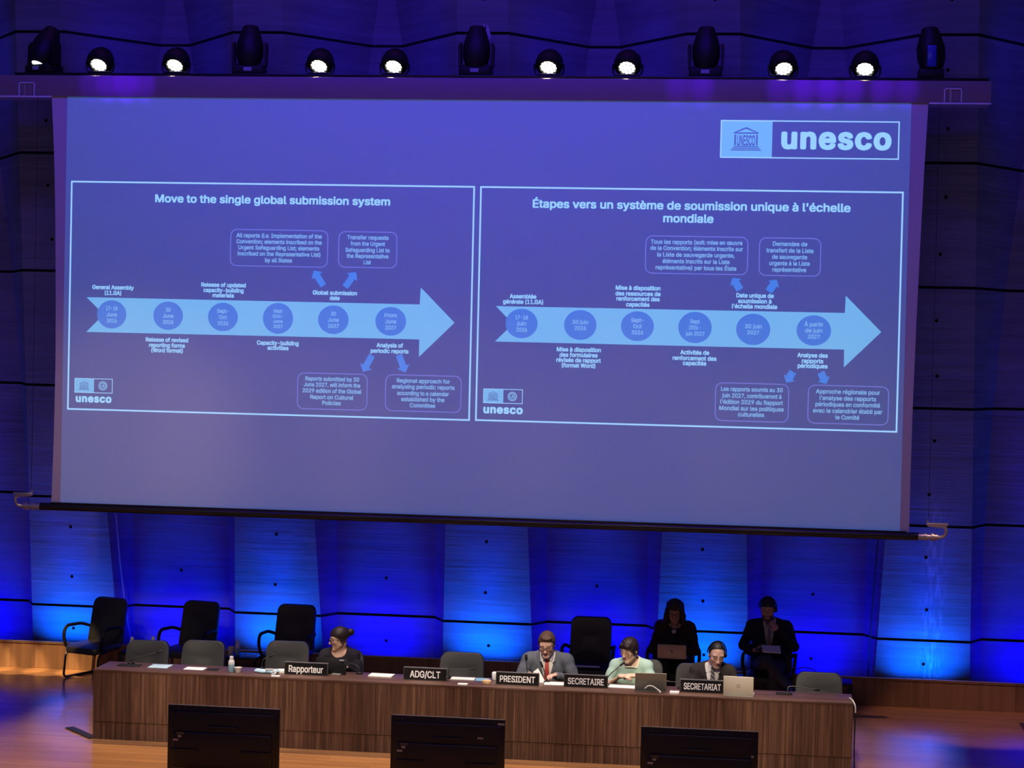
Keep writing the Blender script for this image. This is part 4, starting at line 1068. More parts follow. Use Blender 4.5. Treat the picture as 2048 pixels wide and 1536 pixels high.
mic('upright microphone left of the man in the grey suit', [pt(1056, 1356, 0.40), pt(1054.5, 1343, 0.40), pt(1053.5, 1330, 0.41), pt(1052.5, 1317, 0.42)], hr=0.014)
mic('thin upright microphone across the red tie of the man in grey', [pt(1094, 1362, 0.40), pt(1092, 1352, 0.40), pt(1088, 1342, 0.41), pt(1084, 1331, 0.42)])
mic('black microphone reaching up to the mouth of the woman in mint', [pt(1211, 1364, 0.36), pt(1217, 1351, 0.37), pt(1230, 1340, 0.40), pt(1243, 1329, 0.44)])
mic('low microphone left of the SECRETARIAT nameplate', [pt(1362, 1372, 0.38), pt(1361, 1364.5, 0.38), pt(1350, 1364, 0.39), pt(1336, 1363, 0.40)])
mic('bent grey microphone at the empty right end of the desk', [pt(1575, 1386, 0.34), pt(1576, 1373, 0.34), pt(1590, 1372.5, 0.36), pt(1631, 1379.5, 0.40)], m='piping')
# cable loop before the grey laptop, white cable at the right end
b = MB(); y = 0.06
b.tube(round_path([pt(1290, 1377, y), pt(1296, 1371, y), pt(1306, 1372, y), pt(1322, 1384, 0.03), pt(1318, 1386, 0.03)], 0.03), 0.005, 'cable_white', 8)
b.tube(round_path([pt(1300, 1383, 0.05), pt(1308, 1376, 0.06), pt(1318, 1386.5, 0.02)], 0.03), 0.006, 'cable_black', 8)
setp(b.build('headset_cable'), 'white and black cable loop on the desk edge before the grey laptop', 'cable')
b = MB(); b.tube(round_path([(0.86, 0.25, ZT + 0.006), (DX1 + 0.0, 0.12, ZT + 0.008), (DX1 + 0.024, 0.06, ZT - 0.03), (DX1 + 0.026, 0.06, 0.59)], 0.05), 0.007, 'cable_white', 8)
b.tube([(DX1 + 0.026, 0.06, 0.592), (DX1 + 0.022, 0.06, 0.3), (DX1 + 0.03, 0.06, 0.008)], 0.0068, 'cable_black', 8)
setp(b.build('hanging_cable'), 'cable hanging over the right end of the desk, white at the top and black below', 'cable')

# ================================================================== television backs in front of the stage
def make_tv(label, x0, x1, ztop):
    wd = x1 - x0; h = 0.60; z0 = ztop - h
    t = thing('television', label, 'television', ((x0 + x1) / 2, -1.6, 0), 0, 'televisions facing the podium')
    b = MB(); b.box((-wd / 2, -0.012, z0), (wd / 2, 0.016, ztop), 'tv_black', 0.004); b.build('housing', t)
    b = MB(); b.box((-wd / 2 + 0.002, -0.0135, ztop - 0.006), (wd / 2 - 0.002, 0.014, ztop + 0.0005), 'tv_rim', 0.001); b.build('rim', t)
    b = MB()
    b.box((-wd / 2 + 0.03, -0.035, z0 + 0.03), (wd / 2 - 0.03, -0.008, ztop - 0.055), 'tv_black', 0.012, seg=3)
    b.box((-wd / 2 + 0.06, -0.065, z0 + 0.04), (wd / 2 - 0.06, -0.03, ztop - 0.235), 'tv_black', 0.014, seg=3)
    for x, ww, z in ((-wd / 2 + 0.17, 0.26, ztop - 0.40), (wd / 2 - 0.2, 0.28, ztop - 0.40)): b.box((x - ww / 2, -0.085, z), (x + ww / 2, -0.06, z + 0.02), 'tv_black', 0.006)
    b.build('rear_cover', t)
    b = MB(); b.box((-0.14, -0.060, ztop - 0.190), (0.14, -0.034, ztop - 0.172), 'tv_black', 0.007, seg=3); b.build('handle_grip', t)
    for x, z, sx, sz in ((-wd / 2 + 0.13, ztop - 0.245, 0.035, 0.012), (-wd / 2 + 0.125, ztop - 0.272, 0.016, 0.010), (-wd / 2 + 0.09, ztop - 0.305, 0.024, 0.009)):
        b = MB(); b.box((x - sx, -0.0672, z - sz), (x + sx, -0.0652, z + sz), 'tv_rim' if sx > 0.03 else 'sticker'); b.build('sticker', t, smooth=0)
    for s in (-1, 1):
        b = MB(); b.box((s * 0.33 - 0.02, -0.15, 0), (s * 0.33 + 0.02, 0.13, 0.02), 'black_metal', 0.005); b.box((s * 0.33 - 0.018, -0.02, 0.015), (s * 0.33 + 0.018, 0.01, z0 + 0.05), 'black_metal', 0.004); b.build('stand_foot', t)
    for x in (-wd / 2 + 0.10, wd / 2 - 0.10):
        b = MB(); b.lathe([(0.006, 0), (0.006, 0.004)], 'tv_rim', (x, -0.012, ztop - 0.03), 10, (0, -1, 0)); b.build('screw', t)
    return t
tvs = [(337, 560, 'black television seen from behind, left of the three below the desk'), (783, 1011, 'black television seen from behind, middle one of the three below the desk'), (1283, 1518, 'black television seen from behind, right of the three below the desk')]
for a, c, lab in tvs:
    t = make_tv(lab, P(a, 1430, -1.6).x, P(c, 1430, -1.6).x, 0.690)
    if a == 783:
        b = MB(); wd = 1.03
        b.box((wd / 2 - 0.07, -0.0145, 0.64), (wd / 2 - 0.01, -0.0125, 0.66), 'sticker'); b.build('sticker', t, smooth=0)
        b = MB(); b.box((wd / 2 - 0.245, -0.0375, 0.515), (wd / 2 - 0.195, -0.0345, 0.53), 'sticker'); b.build('sticker', t, smooth=0)
        b = MB(); b.tube([(wd / 2 - 0.33, -0.09, 0.05), (wd / 2 - 0.32, -0.09, 0.26)], 0.004, 'piping', 6); b.build('cable', t)
    if a == 1283:
        b = MB(); b.box((0.45, -0.0375, 0.465), (0.472, -0.0345, 0.487), 'sticker'); b.build('sticker', t, smooth=0)

# ================================================================== floor cable cover, lectern
a = G(139, 1456, 0); c = G(186, 1477, 0); d = (c - a).normalized(); s = Vector((-d.y, d.x, 0)) * 0.045
b = MB(); b.prism([a + s, a - s, c - s, c + s], 'cable_black', (0, 0, 0.012)); setp(b.build('cable_cover'), 'short black cable cover strip on the floor at the left end of the desk', 'cable cover')
lx, ly = 2.835, 2.35
t = thing('lectern', 'pale oak lectern cut by the right edge of the photograph', 'lectern', (lx + 0.35, ly + 0.2, 0))
b = MB(); b.box((-0.35, -0.2, 0.0), (0.35, 0.25, 0.055), 'oak', 0.003); b.build('plinth', t)
b = MB(); b.box((-0.345, -0.19, 0.055), (0.34, 0.24, 0.50), 'oak_light', 0.004); b.build('body', t)
b = MB(); b.box((-0.33, -0.17, 0.50), (0.33, 0.22, 0.535), 'steel', 0.002); b.build('neck', t)
b = MB(); b.box((-0.33, -0.20, 0.535), (0.35, 0.25, 0.70), 'oak', 0.004); b.build('reading_top', t)

# ================================================================== people: bodies grown as one continuous surface
def npv(v): return np.array(v, dtype=np.float32)
class Field:
    """distance field on a grid; shapes melt together, and the zero level becomes one closed mesh"""
    def __init__(self, lo, hi, h):
        self.h = h; self.lo = npv(lo); self.n = np.ceil((npv(hi) - self.lo) / h).astype(int) + 1
        self.ax = [self.lo[i] + h * np.arange(self.n[i], dtype=np.float32) for i in range(3)]
        self.F = np.full(self.n, 0.5, dtype=np.float32)
    def _win(self, lo, hi, mg):
        s = []
        for i in range(3):
            a = int(max(0, math.floor((lo[i] - mg - self.lo[i]) / self.h))); c = int(min(self.n[i], math.ceil((hi[i] + mg - self.lo[i]) / self.h) + 1))
            if c <= a: return None
            s.append(slice(a, c))
        return tuple(s)
    def _xyz(self, w):
        return self.ax[0][w[0]][:, None, None], self.ax[1][w[1]][None, :, None], self.ax[2][w[2]][None, None, :]
    def put(self, w, d, k, sub=False):
        A = self.F[w]
        if sub:
            d = -d
            if k > 0:
                q = np.maximum(k - np.abs(A - d), 0) / k; self.F[w] = np.maximum(A, d) + q * q * k * 0.25
            else: self.F[w] = np.maximum(A, d)
        else:
            if k > 0:
                q = np.maximum(k - np.abs(A - d), 0) / k; self.F[w] = np.minimum(A, d) - q * q * k * 0.25
            else: self.F[w] = np.minimum(A, d)
    def cap(self, a, b, ra, rb, k=0.02, sub=False):
        a, b = npv(a), npv(b); mr = max(ra, rb)
        w = self._win(np.minimum(a, b) - mr, np.maximum(a, b) + mr, max(k, 0.03))
        if w is None: return
        X, Y, Z = self._xyz(w); d = b - a; L = float(d @ d) + 1e-12
        px, py, pz = X - a[0], Y - a[1], Z - a[2]
        t = np.clip((px * d[0] + py * d[1] + pz * d[2]) / L, 0, 1)
        D = np.sqrt((px - t * d[0]) ** 2 + (py - t * d[1]) ** 2 + (pz - t * d[2]) ** 2) - (ra + t * (rb - ra))
        self.put(w, D, k, sub)
    def chain(self, pts, rs, k=0.02):
        for i in range(len(pts) - 1): self.cap(pts[i], pts[i + 1], rs[i], rs[i + 1], k)
    def ell(self, c, r, R=None, k=0.02, sub=False, wide=None):
        c, r = npv(c), npv(r); mr = float(r.max())
        w = self._win(c - mr, c + mr, wide if wide else max(k, 0.03))
        if w is None: return
        X, Y, Z = self._xyz(w); x, y, z = X - c[0], Y - c[1], Z - c[2]
        if R is not None:
            R = np.array(R, dtype=np.float32)
            x, y, z = R[0, 0] * x + R[1, 0] * y + R[2, 0] * z, R[0, 1] * x + R[1, 1] * y + R[2, 1] * z, R[0, 2] * x + R[1, 2] * y + R[2, 2] * z
        k0 = np.sqrt((x / r[0]) ** 2 + (y / r[1]) ** 2 + (z / r[2]) ** 2) + 1e-6
        k1 = np.sqrt((x / r[0] ** 2) ** 2 + (y / r[1] ** 2) ** 2 + (z / r[2] ** 2) ** 2) + 1e-6
        self.put(w, k0 * (k0 - 1) / k1, k, sub)
    def cut(self, fn, k=0.0):
        """remove where fn(x, y, z) < 0 (a rough distance)"""
        w = (slice(None),) * 3; X, Y, Z = self._xyz(w)
        self.put(w, fn(X, Y, Z).astype(np.float32), k, True)
    def keep(self, fn):
        w = (slice(None),) * 3; X, Y, Z = self._xyz(w); self.F = np.maximum(self.F, fn(X, Y, Z).astype(np.float32))
    def rough(self, fn):
        X, Y, Z = self._xyz((slice(None),) * 3); self.F = self.F + fn(X, Y, Z).astype(np.float32)
    def front(self, x, z, default=0.0):
        """the first surface met from the front (-y) at x, z"""
        i = int(round((x - self.lo[0]) / self.h)); k = int(round((z - self.lo[2]) / self.h))
        if not (0 <= i < self.n[0] and 0 <= k < self.n[2]): return default
        col = self.F[i, :, k]; j = np.nonzero(col < 0)[0]
        return float(self.ax[1][j[0]]) if len(j) else default
    def mesh(self):
        F = self.F; F[0] = F[-1] = 0.5; F[:, 0] = F[:, -1] = 0.5; F[:, :, 0] = F[:, :, -1] = 0.5
        ins = F < 0; nx, ny, nz = [m - 1 for m in F.shape]
        cnt = np.zeros((nx, ny, nz), dtype=np.int8)
        for i in (0, 1):
            for j in (0, 1):
                for k in (0, 1): cnt += ins[i:i + nx, j:j + ny, k:k + nz]
        act = (cnt > 0) & (cnt < 8); idx = np.full(act.shape, -1, dtype=np.int64)
        ii, jj, kk = np.nonzero(act); N = len(ii); idx[ii, jj, kk] = np.arange(N)
        acc = np.zeros((N, 3)); num = np.zeros(N); cor = [(i, j, k) for i in (0, 1) for j in (0, 1) for k in (0, 1)]
        for a in cor:
            for ax in range(3):
                if a[ax]: continue
                c = list(a); c[ax] = 1
                fa = F[ii + a[0], jj + a[1], kk + a[2]]; fb = F[ii + c[0], jj + c[1], kk + c[2]]
                m = (fa < 0) != (fb < 0); t = np.where(m, fa / np.where(m, fa - fb, 1), 0)
                p = np.tile(np.array(a, float), (N, 1)); p[:, ax] += t
                acc[m] += p[m]; num += m
        pos = (np.stack([ii, jj, kk], 1) + acc / num[:, None]) * self.h + self.lo
        quads = []
        for ax in range(3):
            o1, o2 = [(1, 2), (2, 0), (0, 1)][ax]
            sl0 = [slice(None)] * 3; sl1 = [slice(None)] * 3; sl0[ax] = slice(0, -1); sl1[ax] = slice(1, None)
            A, B = ins[tuple(sl0)], ins[tuple(sl1)]; e = np.argwhere(A != B)
            e = e[(e[:, o1] > 0) & (e[:, o2] > 0)]
            flip = A[e[:, 0], e[:, 1], e[:, 2]]
            def cell(d1, d2):
                q = e.copy(); q[:, o1] -= d1; q[:, o2] -= d2
                return idx[q[:, 0], q[:, 1], q[:, 2]]
            Q = np.stack([cell(0, 0), cell(1, 0), cell(1, 1), cell(0, 1)], 1)
            Q[~flip] = Q[~flip][:, ::-1]
            quads.append(Q)
        return pos, np.concatenate(quads)
    def build(self, name, material, parent, colour=None, relax=1):
        pos, Q = self.mesh()
        for _ in range(relax):
            s = np.zeros_like(pos); c = np.zeros(len(pos))
            for a, d in ((0, 1), (1, 2), (2, 3), (3, 0)):
                np.add.at(s, Q[:, a], pos[Q[:, d]]); np.add.at(c, Q[:, a], 1)
            pos = pos * 0.5 + (s / np.maximum(c, 1)[:, None]) * 0.5
        me = bpy.data.meshes.new(name)
        me.vertices.add(len(pos)); me.vertices.foreach_set('co', pos.astype(np.float32).ravel())
        me.loops.add(Q.size); me.loops.foreach_set('vertex_index', Q.astype(np.int32).ravel())
        me.polygons.add(len(Q)); me.polygons.foreach_set('loop_start', np.arange(0, Q.size, 4, dtype=np.int32))
        me.update(calc_edges=True); me.validate()
        me.polygons.foreach_set('use_smooth', [True] * len(me.polygons))
        me.materials.append(M[material])
        if colour is not None:
            col = colour(pos); at = me.color_attributes.new('skin_tone', 'FLOAT_COLOR', 'POINT')
            at.data.foreach_set('color', np.concatenate([col, np.ones((len(col), 1))], 1).astype(np.float32).ravel())
        return link_mesh(name, me, parent)

def rot(yaw, pitch, roll=0.0):
    return np.array(Matrix.Rotation(rad(yaw), 3, 'Z') @ Matrix.Rotation(rad(pitch), 3, 'X') @ Matrix.Rotation(rad(roll), 3, 'Y'))

def hand(F, wrist, d, palm, thumb_side, curl=(20, 30, 25), k=0.008, s=0.92, spread=0.0):
    """palm, four fingers of unequal length and a thumb from the side of the palm"""
    w = Vector(wrist); d = Vector(d).normalized(); nrm = Vector(palm); nrm = (nrm - d * nrm.dot(d)).normalized()
    side = d.cross(nrm).normalized() * (1 if thumb_side > 0 else -1)
    R = np.array([[side[i], nrm[i], d[i]] for i in range(3)])
    F.ell(w + d * 0.052 * s, (0.040 * s, 0.015 * s, 0.052 * s), R, 0.012)
    F.cap(w, w + d * 0.03 * s, 0.024 * s, 0.022 * s, 0.015)
    for off, ln in ((0.028, 0.068), (0.0095, 0.078), (-0.0095, 0.073), (-0.027, 0.056)):
        p = w + d * (0.092 - abs(off) * 0.25) * s + side * off * s; a = 0.0; r = 0.0088 * s
        for part, c in zip((0.45, 0.32, 0.23), curl):
            a += rad(c); dd = (d * math.cos(a) + nrm * math.sin(a) + side * off * spread).normalized()
            q = p + dd * ln * part * s; F.cap(p, q, r, r * 0.92, 0.004 if part < 0.4 else 0.007); p = q; r *= 0.92
    p = w + d * 0.028 * s + side * 0.030 * s
    q = p + (d * 0.7 + side * 0.75 + nrm * 0.35).normalized() * 0.036 * s; F.cap(p, q, 0.013 * s, 0.0105 * s, 0.012)
    F.cap(q, q + (d * 0.95 + side * 0.1 + nrm * 0.35).normalized() * 0.030 * s, 0.0100 * s, 0.0085 * s, 0.006)

SKIN = dict(fair=(0.74, 0.475, 0.36), warm=(0.74, 0.50, 0.36), tan=(0.66, 0.42, 0.28), shaded=(0.42, 0.24, 0.18))  # last tone has the back row's shade mixed into the skin colour

class Person:
    def __init__(s, label, x, y, **k):
        s.root = thing('person', label, 'person', (x, y, 0)); s.o = Vector((x, y, 0))
        d = dict(hip=(0, 0, 0.49), sh=(0, -0.15, 0.81), shw=0.17, head=(0, -0.22, 0.985), hr=(0, 20, 0), hs=1.0, skin='fair', lip=(0.52, 0.24, 0.19), brow=(0.05, 0.03, 0.02),
                 elL=(-0.27, -0.15, 0.60), elR=(0.27, -0.15, 0.60), wrL=(-0.12, -0.42, 0.72), wrR=(0.12, -0.42, 0.72),
                 hdL=(0.6, -0.8, 0), hdR=(-0.6, -0.8, 0), hnL=(0, 0, -1), hnR=(0, 0, -1), curl=(22, 30, 25), curlR=None,
                 knL=(-0.11, -0.43, 0.47), knR=(0.11, -0.43, 0.47), anL=(-0.11, -0.42, 0.07), anR=(0.11, -0.42, 0.07), toeL=(0, -1, 0), toeR=(0, -1, 0), female=False, belly=0.0, faceup=False)
        d.update(k); s.__dict__.update(d)
        s.R = rot(*s.hr)
        for n in ('hip', 'sh', 'head', 'elL', 'elR', 'wrL', 'wrR', 'knL', 'knR', 'anL', 'anR'): setattr(s, n, Vector(getattr(s, n)))
        s.up = (s.sh - s.hip).normalized()
        xs = Vector((1, 0, 0)); s.shL = s.sh - xs * s.shw; s.shR = s.sh + xs * s.shw
        s.TR = np.array([[xs[i], (s.up.cross(xs))[i], s.up[i]] for i in range(3)])   # torso frame: x, y (back), up
        P_ = [s.hip, s.sh, s.head, s.elL, s.elR, s.wrL, s.wrR, s.knL, s.knR, s.anL, s.anR]
        lo = Vector([min(p[i] for p in P_) for i in range(3)]); hi = Vector([max(p[i] for p in P_) for i in range(3)])
        s.lo = lo - Vector((0.24, 0.30, 0.11)); s.hi = hi + Vector((0.24, 0.26, 0.19)); s.lo.z = -0.01
        s.body()
    def H(s, p): q = s.R @ np.array(p) * s.hs; return Vector((s.head.x + q[0], s.head.y + q[1], s.head.z + q[2]))
    def T(s, u, x=0.0, y=0.0):
        """a point of the torso: u = 0 at the hips, 1 at the shoulders"""
        c = s.hip.lerp(s.sh, u); q = s.TR @ np.array((x, y, 0)); return Vector((c.x + q[0], c.y + q[1], c.z + q[2]))
    def torso(s, F, g, arms=True, lo=0.0, sleeve=1.0, up=1.0, ga=None):
        """torso inflated by g, arms by ga as far down as sleeve says"""
        ga = g if ga is None else ga; f = s.female; R = s.TR; af = 0.88 if f else 1.0
        F.ell(s.T(0.06), ((0.170 if f else 0.165) + g, 0.115 + g, 0.12 + g), R, 0.05)
        F.ell(s.T(0.40, 0, -0.01 - s.belly * 0.5), ((0.125 if f else 0.148) + g + s.belly * 0.3, 0.10 + g + s.belly, 0.17 + g), R, 0.07)
        F.ell(s.T(0.74, 0, 0.0), ((0.148 if f else 0.165) + g, 0.105 + g, 0.155 + g), R, 0.07)
        if f:
            for q in (-1, 1): F.ell(s.T(0.66, q * 0.066, -0.085), (0.058 + g * 0.6, 0.045 + g * 0.6, 0.06 + g * 0.6), R, 0.05)
        else: F.ell(s.T(0.76, 0, -0.07), (0.13 + g, 0.05 + g, 0.08 + g), R, 0.05)
        F.cap(s.shL, s.shR, 0.040 + g, 0.040 + g, 0.06)
        nk = s.H((0, 0.03, -0.105)).lerp(s.sh + Vector((0, 0.01, 0.05)), 0.72)
        for e in (s.shL, s.shR): F.cap(nk, e, (0.030 if f else 0.040) + g * 0.6, (0.033 if f else 0.038) + g, 0.05)
        if arms:
            for sh, el, wr in ((s.shL, s.elL, s.wrL), (s.shR, s.elR, s.wrR)):
                m = sh.lerp(el, 0.4)
                if sleeve <= 0.5:
                    e2 = sh.lerp(el, sleeve * 2); F.chain([sh, m if sleeve > 0.25 else sh.lerp(e2, 0.5), e2], [v * af + ga for v in (0.044, 0.042, 0.044)], 0.03)
                else:
                    e2 = el.lerp(wr, (sleeve - 0.5) * 2)
                    F.chain([sh, m, el], [v * af + ga for v in (0.044, 0.042, 0.035)], 0.03); F.chain([el, el.lerp(e2, 0.35), e2], [v * af + ga for v in (0.036, 0.036, 0.026)], 0.02)
    def legs(s, F, g):
        for hp, kn, an in ((-0.085, s.knL, s.anL), (0.085, s.knR, s.anR)):
            h = s.hip + Vector((hp, -0.01, -0.015))
            F.chain([h, h.lerp(kn, 0.5), kn], [0.082 + g, 0.074 + g, 0.056 + g], 0.04); F.chain([kn, kn.lerp(an, 0.35), an], [0.055 + g, 0.052 + g, 0.036 + g], 0.02)
        F.ell(s.T(0.02), (0.165 + g, 0.118 + g, 0.11 + g), s.TR, 0.05)
    def headshape(s, F):
        H, R, q = s.H, s.R, s.hs
        def e(c, r, k=0.02, sub=False): F.ell(H(c), [x * q for x in r], R, k * q, sub)
        def c(a, b, ra, rb, k=0.015): F.cap(H(a), H(b), ra * q, rb * q, k * q)
        F.cap(H((0, 0.034, -0.05)), s.sh + Vector((0, 0.0, 0.03)), (0.043 if s.female else 0.056) * q, (0.048 if s.female else 0.062), 0.016)
        e((0, 0.014, 0.036), (0.074, 0.094, 0.082)); e((0, -0.028, -0.03), (0.061, 0.058, 0.088), 0.03)
        for m in (-1, 1):
            c((m * 0.050, 0.0, -0.06), (m * 0.018, -0.068, -0.098), 0.016, 0.015, 0.022)
            e((m * 0.042, -0.058, -0.020), (0.020, 0.017, 0.018), 0.02)
        e((0, -0.073, -0.100), (0.027, 0.020, 0.019), 0.02)
        c((-0.042, -0.068, 0.030), (0.042, -0.068, 0.030), 0.012, 0.012, 0.02)
        for m in (-1, 1): e((m * 0.031, -0.097, 0.006), (0.019, 0.016, 0.012), 0.012, True)
        c((0, -0.084, 0.020), (0, -0.108, -0.028), 0.0075, 0.0115, 0.014)
        for m in (-1, 1): e((m * 0.012, -0.096, -0.031), (0.0095, 0.011, 0.008), 0.008)
        for m in (-1, 1): e((m * 0.031, -0.071, 0.005), (0.0135, 0.0135, 0.0125), 0.004)
        c((-0.017, -0.083, -0.0585), (0.017, -0.083, -0.0585), 0.0062, 0.0062, 0.008); c((-0.014, -0.083, -0.069), (0.014, -0.083, -0.069), 0.0072, 0.0072, 0.008)
        for m in (-1, 1):
            F.ell(H((m * 0.075, 0.014, -0.004)), (0.009 * q, 0.018 * q, 0.031 * q), R @ rot(m * 20, 0, 0), 0.008)
            F.ell(H((m * 0.082, 0.008, 0.0)), (0.006 * q, 0.008 * q, 0.014 * q), R, 0.004, True)
    def tone(s, pos):
        base = np.array(SKIN[s.skin]); col = np.tile(base, (len(pos), 1))
        q = ((pos - np.array(s.head)) @ s.R) / s.hs; x, y, z = np.abs(q[:, 0]), q[:, 1], q[:, 2]
        f = y < -0.045
        def blend(m, c): m = np.clip(m, 0, 1)[:, None]; col[:] = col * (1 - m) + np.array(c) * m
        blend(np.where(f, 0.45 * np.exp(-((x - 0.042) / 0.018) ** 2 - ((z + 0.022) / 0.02) ** 2), 0), base * np.array((1.12, 0.78, 0.72)))
        blend(np.where(f & (y < -0.09), 0.35 * np.exp(-((z + 0.028) / 0.012) ** 2), 0), base * np.array((1.1, 0.78, 0.72)))
        lipm = np.where(f & (y < -0.07), np.clip(1.5 - ((x / 0.023) ** 2 + ((z + 0.064) / 0.0115) ** 2) * 1.2, 0, 1), 0); blend(lipm, s.lip)
        blend(np.where(f & (x < 0.021), np.exp(-((z + 0.0635) / 0.0022) ** 2) * 0.4, 0), (0.20, 0.07, 0.06))
        bz = 0.0285 + 0.05 * (x - 0.012) * (1 - (x - 0.012) / 0.04)
        blend(np.where(f & (x > 0.012) & (x < 0.052), np.exp(-((z - bz) / 0.0052) ** 2) * 0.9, 0), s.brow)
        ex = (x - 0.031) / 0.0155; ez = z - 0.0045
        if s.faceup:
            blend(np.where(f & (ex ** 2 + (ez / 0.0062) ** 2 < 1), 1, 0), (0.62, 0.60, 0.56))
            blend(np.where(f & ((x - 0.031) ** 2 + ez ** 2 < 0.0058 ** 2), 1, 0), (0.03, 0.018, 0.012))
            blend(np.where(f & (ex ** 2 < 1.15), np.exp(-((ez - 0.0058 * np.sqrt(np.clip(1 - ex ** 2, 0, 1)) - 0.0005) / 0.0022) ** 2) * 0.9, 0), (0.03, 0.02, 0.015))
        else:                                      # eyes cast down: the lid and the lash line below it
            blend(np.where(f & (ex ** 2 < 1.1), np.exp(-((ez + 0.0055 - 0.003 * ex ** 2) / 0.0028) ** 2) * 0.9, 0), (0.04, 0.022, 0.016))
            blend(np.where(f & (ex ** 2 < 1.1), np.exp(-((ez - 0.004) / 0.005) ** 2) * 0.35, 0), base * 0.75)
        if getattr(s, 'beard', None):
            m = (y < 0.02) & (y > -0.113) & (x < 0.075) & (z < -0.035) & (z > -0.135); w = np.where(m & ~((x < 0.02) & (np.abs(z + 0.064) < 0.010)) & ((z < -0.072) | (x > 0.028) | (np.abs(z + 0.048) < 0.006)), 0.9, 0)
            w = np.where((x < 0.03) & (z > -0.045), 0, w); blend(w, s.beard)
        if getattr(s, 'stubble', None):
            w = np.where((y < 0.0) & (z < -0.04) & (z > -0.14), 0.35, 0); blend(w * (lipm < 0.2), s.stubble)
        return col
    def body(s):
        F = Field(s.lo, s.hi, 0.0045)
        s.torso(F, -0.004, ga=-0.006); s.legs(F, -0.008); s.headshape(F)
        for an, toe in ((s.anL, s.toeL), (s.anR, s.toeR)):
            t = Vector(toe).normalized(); F.cap(an - Vector((0, 0, 0.02)), an + t * 0.12 - Vector((0, 0, 0.035)), 0.03, 0.022, 0.02)
        hand(F, s.wrL, s.hdL, s.hnL, s.__dict__.get('thL', 1), s.curl); hand(F, s.wrR, s.hdR, s.hnR, s.__dict__.get('thR', -1), s.curlR or s.curl)
        s.F = F
        s.bm = F.build('body', 'skin', s.root, s.tone)
    def field(s, h=0.0055, lo=None, hi=None): return Field(lo or s.lo, hi or s.hi, h)
    # ---- clothes
    def jacket(s, material, g=0.018, vneck=0.52, half=0.06, name='jacket', lapel=True, rough=0.0035, collar=True):
        F = s.field(); s.torso(F, g, ga=0.015, sleeve=0.97)
        top, low = s.T(1.12), s.T(vneck); ph = s.__dict__.get('ph', 0.0)
        if rough:
            F.rough(lambda X, Y, Z: rough * np.sin(38 * Z + 9 * X + 3 * np.sin(20 * X + 15 * Y) + ph) * np.sin(17 * X - 11 * Y + ph))
        u = np.array(s.up); h = np.array(s.hip); yb = s.TR[:, 1]
        span = (s.sh - s.hip).length
        def vfn(X, Y, Z):
            t = ((X - h[0]) * u[0] + (Y - h[1]) * u[1] + (Z - h[2]) * u[2]) / span
            wdt = half * np.clip((t - vneck) / (1.02 - vneck), -1, 1.3)
            dep = (X - h[0]) * yb[0] + (Y - h[1]) * yb[1] + (Z - h[2]) * yb[2]
            return np.maximum(np.abs(X - h[0] - (X * 0)) - wdt * 1.0, np.where(dep < 0.02, -1.0, 1.0) * 0.05)
        # collar and lapels first, so that the opening runs between them
        if lapel:
            for q in (-1, 1):
                pts = []
                for t in np.linspace(vneck, 1.0, 7):
                    x = q * (half * (t - vneck) / (1.02 - vneck) + 0.012); a = s.T(t, x)
                    pts.append(Vector((a.x, F.front(a.x, a.z, a.y) + 0.002, a.z)))
                F.chain(pts, [0.008] + [0.012] * 5 + [0.012], 0.006)
        if collar:
            nk = s.H((0, 0.035, -0.10)).lerp(s.sh + Vector((0, 0.02, 0.04)), 0.68)
            pts = [nk + Vector((0.068 * math.sin(a), 0.062 * math.cos(a), 0.012 * math.cos(a))) for a in np.linspace(-2.2, 2.2, 11)]
            F.chain(pts, [0.013] * 11, 0.010)
        F.cut(vfn)
        if collar: F.ell(s.H((0, 0.03, -0.075)).lerp(s.sh + Vector((0, 0, 0.04)), 0.5), (0.058, 0.056, 0.08), None, 0.006, True)
        s.FJ = F
        jk = F.build(name, material, s.root, relax=2)
        if lapel:
            for q in (-1, 1):
                b = MB(); A, B = [], []
                ts = [vneck + 0.01, vneck + 0.12, vneck + 0.28, vneck + 0.40, 0.86, 0.865, 0.99]
                ws = [0.012, 0.030, 0.044, 0.052, 0.056, 0.036, 0.030]
                for t, wv in zip(ts, ws):
                    xi = half * (t - vneck) / (1.02 - vneck) + 0.003
                    a = s.T(t, q * xi); c = s.T(t + 0.012, q * (xi + wv))
                    A.append(Vector((a.x, F.front(s.sh.x + q * (xi + 0.008), a.z, a.y) - 0.006, a.z)))
                    B.append(Vector((c.x, F.front(c.x, c.z, c.y) - 0.007, c.z)))
                n = len(A); off = Vector((0, 0.006, 0))
                V = A + B + [v + off for v in A] + [v + off for v in B]
                fs = [(i, i + 1, n + i + 1, n + i) for i in range(n - 1)] + [(2 * n + i, 3 * n + i, 3 * n + i + 1, 2 * n + i + 1) for i in range(n - 1)]
                fs += [(i, 2 * n + i, 2 * n + i + 1, i + 1) for i in range(n - 1)] + [(n + i, n + i + 1, 3 * n + i + 1, 3 * n + i) for i in range(n - 1)]
                b.faces_from(V, fs, material); b.build('lapel', jk, smooth=30)
        return jk
    def shirt(s, material, g=0.006, tie=None, tie_name='tie', collar=True, vneck=0.5):
        F = s.field(0.004, lo=Vector((s.sh.x - 0.16, s.lo.y, s.T(0.3).z)), hi=Vector((s.sh.x + 0.16, s.sh.y + 0.16, s.head.z - 0.02)))
        s.torso(F, g, arms=False)
        nk0 = s.H((0, 0.028, -0.085)); nk1 = s.sh + Vector((0, -0.0, 0.035)); c = nk0.lerp(nk1, 0.62)
        if collar: F.ell(nk0.lerp(nk1, 0.45), (0.054, 0.053, 0.07), None, 0.004, True)
        s.FS = F
        sh = F.build('shirt', material, s.root, relax=3)
